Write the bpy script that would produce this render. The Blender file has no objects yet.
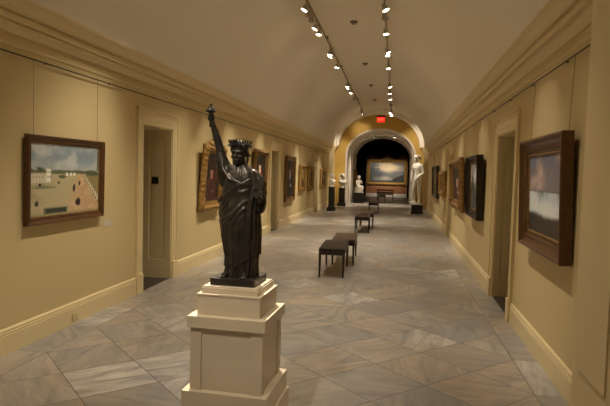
import bpy, bmesh, math, random
import numpy as np
from mathutils import Vector, Matrix, Euler
random.seed(7); PI = math.pi
SC = bpy.context.scene; COL = SC.collection

# ------------------------------------------------------------------ helpers
def lin(c):
    return tuple((x/12.92 if x <= .04045 else ((x+.055)/1.055)**2.4) for x in c)
def tag(o, label=None, cat=None, group=None, kind=None):
    if label: o['label'] = label
    if cat: o['category'] = cat
    if group: o['group'] = group
    if kind: o['kind'] = kind
    return o
def thing(name, label, cat, loc=(0,0,0), rot=(0,0,0), group=None):
    o = bpy.data.objects.new(name, None); COL.objects.link(o)
    o.empty_display_size = .1
    o.location = loc; o.rotation_euler = rot
    return tag(o, label, cat, group)
def obj(name, bm, m, parent=None, smooth=False, auto=None):
    me = bm
    if isinstance(bm, bmesh.types.BMesh):
        me = bpy.data.meshes.new(name); bm.normal_update(); bm.to_mesh(me); bm.free()
    if m is not None and not me.materials: me.materials.append(m)
    if smooth:
        me.polygons.foreach_set('use_smooth', [True]*len(me.polygons))
        if auto is not None:
            b = bmesh.new(); b.from_mesh(me)
            for e in b.edges:
                if len(e.link_faces) == 2 and e.calc_face_angle(0) > auto: e.smooth = False
            b.to_mesh(me); b.free()
    o = bpy.data.objects.new(name, me); COL.objects.link(o)
    if parent: o.parent = parent
    return o
def struct(name, bm, m, parent=None, **k):
    o = obj(name, bm, m, parent, **k)
    if not parent: o['kind'] = 'structure'
    return o
def bx(bm, x0, x1, y0, y1, z0, z1, bev=0):
    vs = [bm.verts.new((x, y, z)) for z in (z0, z1) for y in (y0, y1) for x in (x0, x1)]
    fs = [bm.faces.new([vs[i] for i in f]) for f in ((0,2,3,1),(4,5,7,6),(0,1,5,4),(2,6,7,3),(0,4,6,2),(1,3,7,5))]
    if bev:
        es = list({e for f in fs for e in f.edges})
        bmesh.ops.bevel(bm, geom=es, offset=bev, segments=2, affect='EDGES', profile=.6)
def box(*a): 
    b = bmesh.new(); bx(b, *a); return b
def basis(d):
    d = Vector(d).normalized()
    u = Vector((0,0,1)) if abs(d.z) < .95 else Vector((1,0,0))
    s = d.cross(u).normalized(); t = s.cross(d).normalized()
    return s, t, d
def tube(bm, pts, radii, seg=14, cap=True):
    pts = [Vector(p) for p in pts]
    if not hasattr(radii, '__len__'): radii = [radii]*len(pts)
    loops = []; s = None
    for i, p in enumerate(pts):
        d = (pts[min(i+1, len(pts)-1)]-pts[max(i-1, 0)]).normalized()
        if s is None: s, t, _ = basis(d)
        else:
            s = (s-d*s.dot(d)).normalized(); t = s.cross(d).normalized()
        loops.append([bm.verts.new(p+radii[i]*(math.cos(a)*s+math.sin(a)*t)) for a in [2*PI*k/seg for k in range(seg)]])
    for a, b in zip(loops, loops[1:]):
        for k in range(seg): bm.faces.new((a[k], a[(k+1) % seg], b[(k+1) % seg], b[k]))
    if cap:
        bm.faces.new(loops[0][::-1]); bm.faces.new(loops[-1])
def lathe(bm, prof, seg=24, M=None):
    loops = []
    for r, z in prof:
        ps = [Vector((r*math.cos(2*PI*k/seg), r*math.sin(2*PI*k/seg), z)) for k in range(seg)]
        loops.append([bm.verts.new(M @ p if M else p) for p in ps])
    for a, b in zip(loops, loops[1:]):
        for k in range(seg): bm.faces.new((a[k], a[(k+1) % seg], b[(k+1) % seg], b[k]))
    bm.faces.new(loops[0][::-1]); bm.faces.new(loops[-1])
def extrude_profile(bm, prof, path, close=True):
    """prof: list of (offset, z); path: list of (function of offset -> xy point); straight runs"""
    loops = [[bm.verts.new((f(o)[0], f(o)[1], z)) for o, z in prof] for f in path]
    n = len(prof)
    for a, b in zip(loops, loops[1:]):
        for k in range(n if close else n-1): bm.faces.new((a[k], a[(k+1) % n], b[(k+1) % n], b[k]))
    if close:
        bm.faces.new(loops[0][::-1]); bm.faces.new(loops[-1])

# ------------------------------------------------------------------ materials
def mat(name, col, rough=.5, metal=0, spec=.5, emit=None, es=0, noise=None, bump=None, srgb=True):
    m = bpy.data.materials.new(name); m.use_nodes = True
    nt = m.node_tree; p = nt.nodes['Principled BSDF']
    c = (*(lin(col) if srgb else col), 1)
    p.inputs['Base Color'].default_value = c
    p.inputs['Roughness'].default_value = rough; p.inputs['Metallic'].default_value = metal
    p.inputs['Specular IOR Level'].default_value = spec
    if emit: 
        p.inputs['Emission Color'].default_value = (*lin(emit), 1); p.inputs['Emission Strength'].default_value = es
    tc = nt.nodes.new('ShaderNodeTexCoord')
    if noise:
        sc, amt, col2 = noise
        n = nt.nodes.new('ShaderNodeTexNoise'); n.inputs['Scale'].default_value = sc; n.inputs['Detail'].default_value = 5
        nt.links.new(tc.outputs['Object'], n.inputs['Vector'])
        r = nt.nodes.new('ShaderNodeMapRange'); r.inputs[1].default_value = .35; r.inputs[2].default_value = .7
        r.inputs[3].default_value = 0; r.inputs[4].default_value = amt
        nt.links.new(n.outputs['Fac'], r.inputs[0])
        mx = nt.nodes.new('ShaderNodeMix'); mx.data_type = 'RGBA'
        mx.inputs[6].default_value = c; mx.inputs[7].default_value = (*lin(col2), 1)
        nt.links.new(r.outputs[0], mx.inputs[0]); nt.links.new(mx.outputs[2], p.inputs['Base Color'])
    if bump:
        sc, st, dist = bump
        n = nt.nodes.new('ShaderNodeTexNoise'); n.inputs['Scale'].default_value = sc; n.inputs['Detail'].default_value = 4
        nt.links.new(tc.outputs['Object'], n.inputs['Vector'])
        b = nt.nodes.new('ShaderNodeBump'); b.inputs['Strength'].default_value = st; b.inputs['Distance'].default_value = dist
        nt.links.new(n.outputs['Fac'], b.inputs['Height']); nt.links.new(b.outputs[0], p.inputs['Normal'])
    return m
WALL = (.84, .765, .575)
M_wall = mat('wall_paint', WALL, .55, spec=.3, noise=(1.5, .25, (.825, .75, .56)))
M_trim = mat('trim_paint', (.90, .83, .65), .4, spec=.4)
M_ceil = mat('ceiling_plaster', (.95, .92, .865), .8, spec=.1, noise=(.8, .3, (.93, .90, .845)))
M_gold_wall = mat('ochre_wall_paint', (.80, .66, .34), .6, spec=.3)
M_tunnel = mat('passage_plaster', (.88, .84, .79), .7, spec=.2)
M_far = mat('far_wall_paint', (.54, .35, .19), .5, noise=(3, .6, (.46, .28, .14)))
M_darkroom = mat('dark_room_shade', (.16, .14, .12), .8)  # dark wall colour stands in for the shade of unlit rooms
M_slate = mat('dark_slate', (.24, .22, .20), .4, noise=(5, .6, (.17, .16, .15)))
M_ped = mat('pedestal_paint', (.80, .745, .65), .35, spec=.5)
M_bronze = mat('dark_bronze', (.265, .245, .22), .38, metal=.5, spec=.5, noise=(14, .8, (.18, .165, .145)), bump=(60, .35, .004))
M_bronze2 = mat('dark_bronze_drapery', (.285, .26, .23), .34, metal=.5, noise=(10, .8, (.18, .165, .145)), bump=(45, .5, .006))
M_marble = mat('white_marble', (.90, .88, .83), .45, noise=(6, .4, (.82, .80, .75)))
M_dkstone = mat('dark_green_stone', (.12, .125, .115), .3, noise=(12, .7, (.17, .18, .165)))
M_black = mat('black_plinth', (.06, .06, .06), .3)
M_wood = mat('dark_bench_wood', (.17, .105, .075), .35, noise=(8, .7, (.12, .075, .055)))
M_leather = mat('dark_leather', (.145, .095, .075), .42, spec=.5, bump=(90, .3, .003))
M_leather_lit = mat('lit_leather', (.30, .215, .16), .45, spec=.5, bump=(90, .3, .003))  # bench leather made lighter: the light on these seats is in the colour
M_gilt = mat('gilt', (.76, .60, .32), .42, metal=.35, noise=(18, .8, (.46, .33, .15)), bump=(40, 1.0, .03))
M_gilt2 = mat('old_gilt', (.60, .46, .25), .45, metal=.35, noise=(22, .8, (.34, .24, .13)), bump=(50, .8, .015))
M_walnut = mat('walnut_frame', (.40, .27, .15), .35, noise=(16, .8, (.27, .175, .095)), bump=(40, .4, .006))
M_darkframe = mat('dark_wood_frame', (.16, .11, .07), .4, noise=(16, .8, (.10, .07, .045)))
M_wire = mat('steel_wire', (.36, .30, .20), .4, metal=.4)
M_rail = mat('dark_bronze_rail', (.11, .085, .06), .4, metal=.5)
M_track = mat('track_metal', (.62, .56, .46), .5, metal=.3)
M_head = mat('lamp_housing', (.70, .68, .64), .35, metal=.3)
M_headdark = mat('dark_lamp_housing', (.16, .17, .20), .35, metal=.5)
M_lens = mat('lamp_lens', (1, .95, .85), .3, emit=(1, .93, .78), es=26)
M_exit = mat('exit_panel', (.5, .05, .03), .4, emit=(1.0, .13, .07), es=2.0)
M_exitlet = mat('exit_letters', (.9, .5, .4), .4, emit=(1.0, .42, .30), es=2.2)
M_exitbox = mat('exit_housing', (.12, .08, .06), .5)
M_velvet = mat('black_velvet', (.022, .012, .013), .9, spec=.1)
M_white = mat('white_card', (.83, .78, .70), .6)
M_outlet = mat('ivory_plastic', (.84, .77, .60), .4)
M_blacksign = mat('black_sign', (.05, .05, .05), .4)
M_grey = mat('grey_paint', (.45, .41, .35), .5)

def marble_floor():
    m = bpy.data.materials.new('marble_tiles'); m.use_nodes = True; nt = m.node_tree; N = nt.nodes; L = nt.links
    p = N['Principled BSDF']; tc = N.new('ShaderNodeTexCoord')
    sep = N.new('ShaderNodeSeparateXYZ'); L.new(tc.outputs['Object'], sep.inputs[0])
    def mth(op, a, b=None, c=None):
        n = N.new('ShaderNodeMath'); n.operation = op
        for i, v in enumerate((a, b, c)):
            if v is None: continue
            if isinstance(v, (int, float)): n.inputs[i].default_value = v
            else: L.new(v, n.inputs[i])
        return n.outputs[0]
    h = .4356; u0 = .317; v0 = 4.656
    X = mth('SUBTRACT', sep.outputs[0], u0); Y = mth('SUBTRACT', sep.outputs[1], v0)
    a = mth('DIVIDE', mth('ADD', X, Y), 2*h); b = mth('DIVIDE', mth('SUBTRACT', X, Y), 2*h)
    yb = mth('DIVIDE', Y, 2*h)
    inL = mth('LESS_THAN', X, -8*h); inR = mth('GREATER_THAN', X, 2*h)
    bord = mth('MAXIMUM', inL, inR)
    fa, fb = mth('FLOOR', a), mth('FLOOR', b); fy = mth('FLOOR', yb)
    def lerp(x, y): return mth('ADD', mth('MULTIPLY', x, mth('SUBTRACT', 1, bord)), mth('MULTIPLY', y, bord))
    ida = lerp(fa, mth('ADD', fy, 300.5)); idb = lerp(fb, mth('ADD', mth('MULTIPLY', inR, 77), 50.25))
    cmb = N.new('ShaderNodeCombineXYZ'); L.new(ida, cmb.inputs[0]); L.new(idb, cmb.inputs[1])
    wn = N.new('ShaderNodeTexWhiteNoise'); wn.noise_dimensions = '3D'; L.new(cmb.outputs[0], wn.inputs['Vector'])
    ramp = N.new('ShaderNodeValToRGB'); ramp.color_ramp.interpolation = 'LINEAR'
    cr = ramp.color_ramp
    cols = [(0, (.61, .59, .565)), (.16, (.65, .625, .585)), (.36, (.68, .645, .595)), (.52, (.665, .61, .53)), (.7, (.705, .675, .635)), (.84, (.645, .635, .615)), (.9, (.75, .725, .69)), (1, (.82, .795, .76))]
    while len(cr.elements) < len(cols): cr.elements.new(.5)
    for e, (q, c) in zip(cr.elements, cols): e.position = q; e.color = (*lin(c), 1)
    L.new(wn.outputs['Value'], ramp.inputs[0])
    # veins: noise with a per-tile offset and a per-tile turn
    off = N.new('ShaderNodeVectorMath'); off.operation = 'MULTIPLY_ADD'
    L.new(wn.outputs['Color'], off.inputs[0]); off.inputs[1].default_value = (13, 17, 9); L.new(tc.outputs['Object'], off.inputs[2])
    rot = N.new('ShaderNodeVectorRotate'); rot.rotation_type = 'Z_AXIS'; L.new(off.outputs[0], rot.inputs['Vector'])
    L.new(mth('MULTIPLY', mth('ROUND', mth('MULTIPLY', wn.outputs['Value'], 7)), .8), rot.inputs['Angle'])
    mp = N.new('ShaderNodeMapping'); mp.inputs['Scale'].default_value = (1.0, 3.6, 1); L.new(rot.outputs[0], mp.inputs[0])
    n1 = N.new('ShaderNodeTexNoise'); n1.inputs['Scale'].default_value = 1.6; n1.inputs['Detail'].default_value = 7; n1.inputs['Distortion'].default_value = 1.3
    L.new(mp.outputs[0], n1.inputs['Vector'])
    n2 = N.new('ShaderNodeTexNoise'); n2.inputs['Scale'].default_value = 3.0; n2.inputs['Detail'].default_value = 4; n2.inputs['Distortion'].default_value = 2.2
    L.new(mp.outputs[0], n2.inputs['Vector'])
    def mix(f, c1, c2, typ='MIX'):
        n = N.new('ShaderNodeMix'); n.data_type = 'RGBA'; n.blend_type = typ
        L.new(f, n.inputs[0])
        for i, c in ((6, c1), (7, c2)):
            if isinstance(c, tuple): n.inputs[i].default_value = (*lin(c), 1)
            else: L.new(c, n.inputs[i])
        return n.outputs[2]
    def rng(v, a0, a1, b0, b1):
        n = N.new('ShaderNodeMapRange'); L.new(v, n.inputs[0])
        for i, q in enumerate((a0, a1, b0, b1)): n.inputs[i+1].default_value = q
        return n.outputs[0]
    c = mix(rng(n1.outputs['Fac'], .42, .70, 0, .85), ramp.outputs[0], (.49, .49, .485))
    n3 = N.new('ShaderNodeTexNoise'); n3.inputs['Scale'].default_value = 1.1; n3.inputs['Detail'].default_value = 3
    L.new(off.outputs[0], n3.inputs['Vector'])
    c = mix(rng(n3.outputs['Fac'], .52, .75, 0, .55), c, (.67, .585, .485))
    c = mix(rng(n3.outputs['Fac'], .47, .28, 0, .6), c, (.52, .525, .53))
    vein = rng(mth('ABSOLUTE', mth('SUBTRACT', n1.outputs['Fac'], .46)), 0, .013, .42, 0)
    c = mix(vein, c, (.46, .45, .44))
    # joints
    def edge(v): 
        f = mth('FRACT', v); return mth('MINIMUM', f, mth('SUBTRACT', 1, f))
    jd = mth('MULTIPLY', mth('MINIMUM', edge(a), edge(b)), .616)
    jb = mth('MULTIPLY', edge(yb), .871)
    jx = mth('MINIMUM', mth('ABSOLUTE', mth('ADD', X, 8*h)), mth('ABSOLUTE', mth('SUBTRACT', X, 2*h)))
    j = mth('MINIMUM', lerp(jd, jb), jx)
    jf = mth('MULTIPLY', mth('LESS_THAN', j, .004), .8)
    c = mix(jf, c, (.27, .25, .23))
    L.new(c, p.inputs['Base Color'])
    p.inputs['Roughness'].default_value = .34; p.inputs['Specular IOR Level'].default_value = .45
    return m
M_floor = marble_floor()

# ------------------------------------------------------------------ setting
XL = -3.5; TH = .46; K = .010
def XR(y): return 1.43 + K*(y-4.3)
Y0, Y1 = -3.0, 30.0
LDOORS = [(7.30, 8.33), (15.42, 16.45), (24.05, 25.05)]
RDOORS = [(7.17, 8.45), (15.42, 16.60), (24.05, 25.05)]
DH = 2.37; WH = 3.35
def wall_xy(side, off, y):      # a point `off` out from the wall face into the corridor
    return (XL+off, y) if side == 'left' else (XR(y)-off, y)
bm = bmesh.new(); bx(bm, XL, 4.0, Y0-.3, 44, -.1, 0); struct('floor', bm, M_floor)
bm = bmesh.new(); bx(bm, -6, XL-.0005, Y0-.3, 44, -.1, -.0005); struct('floor_side', bm, M_slate)
def slab(bm, side, y0, y1, z0, z1, off0, off1):
    pts = [wall_xy(side, off0, y0), wall_xy(side, off0, y1), wall_xy(side, off1, y1), wall_xy(side, off1, y0)]
    lo = [bm.verts.new((x, y, z0)) for x, y in pts]; hi = [bm.verts.new((x, y, z1)) for x, y in pts]
    bm.faces.new(lo[::-1]); bm.faces.new(hi)
    for i in range(4): bm.faces.new((lo[i], lo[(i+1) % 4], hi[(i+1) % 4], hi[i]))
def runs(doors, y0, y1, m=0):
    r = []; y = y0
    for a, b in doors: r.append((y, a-m)); y = b+m
    r.append((y, y1)); return r
BASE = [(0, 0), (.026, 0), (.026, .180), (.020, .184), (.020, .189), (.024, .194), (.024, .202), (.017, .206), (.017, .213), (.019, .218), (.017, .226), (.008, .238), (0, .243)]
CORN = [(0, 2.945), (.02, 2.945), (.028, 2.962), (.036, 2.972), (.048, 2.990), (.070, 3.004), (.095, 3.010), (.095, 3.020), (.082, 3.023), (.082, 3.030), (.122, 3.030), (.122, 3.088),
        (.106, 3.092), (.106, 3.104), (.148, 3.104), (.152, 3.118), (.185, 3.134), (.215, 3.155), (.235, 3.185), (.255, 3.19), (.255, 3.215), (0, 3.215)]
BEAD = [(0, 2.835), (.012, 2.838), (.018, 2.85), (.012, 2.862), (0, 2.865)]
CW = .20                                                            # casing width
ti = 0
for side, doors in (('left', LDOORS), ('right', RDOORS)):
    bm = bmesh.new()
    for a, b in runs(doors, Y0, Y1+.2): slab(bm, side, a, b, 0, WH, 0, -TH)
    for a, b in doors: slab(bm, side, a, b, DH, WH, 0, -TH)
    bmesh.ops.recalc_face_normals(bm, faces=bm.faces); struct('wall_'+side, bm, M_wall)
    bm = bmesh.new()
    for a, b in runs(doors, Y0, Y1-.4, CW):
        extrude_profile(bm, BASE, [lambda o, y=y: wall_xy(side, o, y) for y in (a, b)])
    bmesh.ops.recalc_face_normals(bm, faces=bm.faces); struct('baseboard_'+side, bm, M_trim)
    for prof, m in ((CORN, M_trim), (BEAD, M_trim)):
        bm = bmesh.new(); extrude_profile(bm, prof, [lambda o, y=y: wall_xy(side, o, y) for y in (Y0, Y1-.4)])
        bmesh.ops.recalc_face_normals(bm, faces=bm.faces); ti += 1; struct('trim_%d' % ti, bm, m)
    bm = bmesh.new()                                                # picture rail rod with its brackets
    tube(bm, [(*wall_xy(side, .035, Y0), 2.765), (*wall_xy(side, .035, Y1-.4), 2.765)], .0065, 8)
    y = Y0+.6
    while y < Y1-1:
        tube(bm, [(*wall_xy(side, 0, y), 2.765), (*wall_xy(side, .036, y), 2.765)], .006, 6); y += 1.25
    ti += 1; struct('trim_%d' % ti, bm, M_rail)
    for i, (a, b) in enumerate(doors):                              # cased opening with panelled reveals
        n = 1+i+(3 if side == 'right' else 0)
        bm = bmesh.new()
        steps = [(0, .055, .016), (.055, .062, .022), (.062, .15, .019), (.15, .165, .026), (.165, CW, .034)]
        for s0, s1, d in steps:
            slab(bm, side, a-s1, a-s0, 0, DH+s1, d, -.002); slab(bm, side, b+s0, b+s1, 0, DH+s1, d, -.002)
            slab(bm, side, a-s0, b+s0, DH+s0, DH+s1, d, -.002)
        for yy in (a-CW, b+.02): slab(bm, side, yy-.004 if yy < a else yy, yy+.18 if yy < a else b+CW+.004, 0, .27, .042, -.002)
        slab(bm, side, a-.03, b+.03, DH+.20, DH+.225, .04, -.002); slab(bm, side, a-CW-.012, b+CW+.012, DH+CW, DH+CW+.025, .046, -.002)
        bmesh.ops.recalc_face_normals(bm, faces=bm.faces)
        d = struct('door_%d' % n, bm, M_trim)
        bm = bmesh.new()                                            # reveal panels: stiles, rails and a raised field
        for yy, sg in ((a, 1), (b, -1)):
            def rp(o0, o1, z0, z1, t):
                slab(bm, side, min(yy, yy+sg*t), max(yy, yy+sg*t), z0, z1, -o0, -o1)
            rp(0, .09, 0, DH, .02); rp(TH-.09, TH, 0, DH, .02); rp(.09, TH-.09, 0, .30, .02); rp(.09, TH-.09, DH-.12, DH, .02)
            rp(.135, TH-.135, .35, DH-.17, .013); rp(.09, TH-.09, .3, DH-.12, .002)
            rp(0, TH, 0, .18, .024)
        slab(bm, side, a, b, DH-.02, DH, 0, -TH)
        bmesh.ops.recalc_face_normals(bm, faces=bm.faces)
        obj('jamb_panel', bm, M_trim, d)
# dark rooms beyond the openings
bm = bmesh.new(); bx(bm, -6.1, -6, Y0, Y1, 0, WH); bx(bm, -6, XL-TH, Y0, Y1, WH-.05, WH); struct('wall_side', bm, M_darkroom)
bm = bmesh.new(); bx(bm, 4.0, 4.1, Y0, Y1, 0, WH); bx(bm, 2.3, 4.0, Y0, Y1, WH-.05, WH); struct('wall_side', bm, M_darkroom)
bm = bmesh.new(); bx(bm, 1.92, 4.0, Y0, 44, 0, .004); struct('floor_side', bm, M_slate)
for a, b in RDOORS:
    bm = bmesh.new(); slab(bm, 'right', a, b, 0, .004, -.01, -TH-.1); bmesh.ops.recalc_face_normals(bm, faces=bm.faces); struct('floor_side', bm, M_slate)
bm = bmesh.new(); bx(bm, XL-TH, 2.3, Y0-.3, Y0, 0, 5.4); struct('wall_back', bm, M_wall)

# vaulted ceiling
def arc(y, inset=0, n=48, zs=3.2, crown=5.14):
    xl, xr = XL+.25+inset, XR(y)-.25-inset
    c, a, b = (xl+xr)/2, (xr-xl)/2, crown-zs-inset
    return [(c-a*math.cos(PI*k/n), zs+b*math.sin(PI*k/n)) for k in range(n+1)]
bm = bmesh.new(); prev = None
ys = [Y0, 6, 14, 22, 29.7]
rows_i = [[bm.verts.new((x, y, z)) for x, z in arc(y)] for y in ys]
rows_o = [[bm.verts.new((x, y, z)) for x, z in arc(y, -.12)] for y in ys]
for R_, flip in ((rows_i, 0), (rows_o, 1)):
    for r0, r1 in zip(R_, R_[1:]):
        for k in range(48):
            q = (r0[k], r1[k], r1[k+1], r0[k+1]); bm.faces.new(q if not flip else q[::-1])
for k in (0, 48):
    for i in range(len(ys)-1): bm.faces.new((rows_i[i][k], rows_i[i+1][k], rows_o[i+1][k], rows_o[i][k]))
bmesh.ops.recalc_face_normals(bm, faces=bm.faces)
struct('ceiling', bm, M_ceil, smooth=True, auto=.6)

# end arch: rib on pilasters, ochre wall with an opening, vaulted passage, far room
def rib(y0, y1, inset, mat_, name):
    bm = bmesh.new()
    o0, i0 = arc(y0, -.06), arc(y0, inset); L_ = []
    for y, pr in ((y0, o0), (y0, i0), (y1, i0), (y1, o0)): L_.append([bm.verts.new((x, y, z)) for x, z in pr])
    for A_, B_ in zip(L_, L_[1:]+L_[:1]):
        for k in range(48): bm.faces.new((A_[k], A_[k+1], B_[k+1], B_[k]))
    for k in (0, 48): bm.faces.new([l[k] for l in L_])
    bmesh.ops.recalc_face_normals(bm, faces=bm.faces); return struct(name, bm, mat_, smooth=True, auto=.5)
rib(29.3, 30.05, .10, M_ceil, 'trim_7'); rib(29.48, 30.05, .22, M_ceil, 'trim_8')
def pilaster(name, side, y0, y1, off, cap=True, m=M_trim):
    bm = bmesh.new()
    slab(bm, side, y0, y1, 0, 3.2, off, 0); slab(bm, side, y0-.02, y1+.02, 0, .26, off+.03, 0)
    slab(bm, side, y0-.02, y1+.02, .26, .29, off+.015, 0)
    if cap:
        for z0, z1, e in ((2.80, 2.84, .015), (2.93, 2.99, .03), (2.99, 3.05, .06), (3.05, 3.13, .09), (3.13, 3.215, .13)): slab(bm, side, y0-e*.5, y1+e*.5, z0, z1, off+e, 0)
    bmesh.ops.recalc_face_normals(bm, faces=bm.faces); return struct(name, bm, m)
for s, n in (('left', 'trim_9'), ('right', 'trim_10')): pilaster(n, s, 29.3, 30.0, .24)
def pil_near(name, side):
    bm = bmesh.new()
    slab(bm, side, 3.4, 4.17, 0, 3.6, .12, 0); slab(bm, side, 3.52, 4.05, .45, 3.45, .132, 0)
    bmesh.ops.recalc_face_normals(bm, faces=bm.faces); struct(name, bm, M_trim)
for s, n in (('left', 'trim_11'), ('right', 'trim_12')): pil_near(n, s)
OC, OA, OZ, OB = -.82, 1.78, 2.75, 1.36        # opening: centre x, half width, springing z, rise
def opening(n=48, g=0): 
    p = [(OC-OA-g, 0)]
    p += [(OC-(OA+g)*math.cos(PI*k/n), OZ+(OB+g)*math.sin(PI*k/n)) for k in range(n+1)]
    return p+[(OC+OA+g, 0)]
bm = bmesh.new(); ya, yb = 30.0, 30.25
inn = opening()
out = []
oc = (XL+XR(30))/2
for i, (x, z) in enumerate(inn):
    if i == 0: out.append((XL-.2, 0))
    elif i == len(inn)-1: out.append((XR(30)+.2, 0))
    else:
        t = PI*(i-1)/48; out.append((oc-(oc-XL+.2)*math.cos(t), 3.1+2.3*math.sin(t)))
Lp = [[bm.verts.new((x, y, z)) for x, z in pr] for y, pr in ((ya, inn), (ya, out), (yb, out), (yb, inn))]
for A_, B_ in zip(Lp, Lp[1:]+Lp[:1]):
    for k in range(len(inn)-1): bm.faces.new((A_[k], A_[k+1], B_[k+1], B_[k]))
for k in (0, len(inn)-1): bm.faces.new([l[k] for l in Lp])
bmesh.ops.recalc_face_normals(bm, faces=bm.faces); struct('wall_end', bm, M_gold_wall)
bm = bmesh.new()                                                    # passage lining
i0, o0 = opening(g=-.004), opening(g=.15)
Lp = [[bm.verts.new((x, y, z)) for x, z in pr] for y, pr in ((29.97, i0), (29.97, opening(g=.09)), (30.02, opening(g=.09)), (30.26, o0), (36.6, o0), (36.6, i0))]
for A_, B_ in zip(Lp, Lp[1:]+Lp[:1]):
    for k in range(len(i0)-1): bm.faces.new((A_[k], A_[k+1], B_[k+1], B_[k]))
for k in (0, len(i0)-1): bm.faces.new([l[k] for l in Lp])
for yy in (31.2, 33.6, 36.0):                                       # shallow pilaster strips and ribs of the passage
    g1 = opening(g=-.06)
    Q = [[bm.verts.new((x, y, z)) for x, z in pr] for y, pr in ((yy, i0), (yy, g1), (yy+.5, g1), (yy+.5, i0))]
    for A_, B_ in zip(Q, Q[1:]):
        for k in range(len(i0)-1): bm.faces.new((A_[k], A_[k+1], B_[k+1], B_[k]))
bmesh.ops.recalc_face_normals(bm, faces=bm.faces); struct('wall_passage', bm, M_tunnel, smooth=True, auto=.5)
bm = bmesh.new()
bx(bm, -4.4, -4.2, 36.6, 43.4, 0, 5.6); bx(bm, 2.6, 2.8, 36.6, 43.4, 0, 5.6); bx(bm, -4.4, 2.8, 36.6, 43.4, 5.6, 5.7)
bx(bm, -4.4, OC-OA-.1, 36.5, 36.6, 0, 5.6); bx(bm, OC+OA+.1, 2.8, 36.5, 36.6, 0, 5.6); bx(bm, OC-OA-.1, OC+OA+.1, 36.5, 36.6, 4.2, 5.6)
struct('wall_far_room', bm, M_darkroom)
bm = bmesh.new(); bx(bm, -4.4, 2.8, 43.2, 43.4, 0, 5.6); struct('wall_far', bm, M_far)
bm = bmesh.new(); bx(bm, -4.2, 2.6, 43.16, 43.2, 0, .24); bx(bm, -4.2, 2.6, 43.17, 43.2, .24, .27); struct('baseboard_far', bm, M_tunnel)

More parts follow.
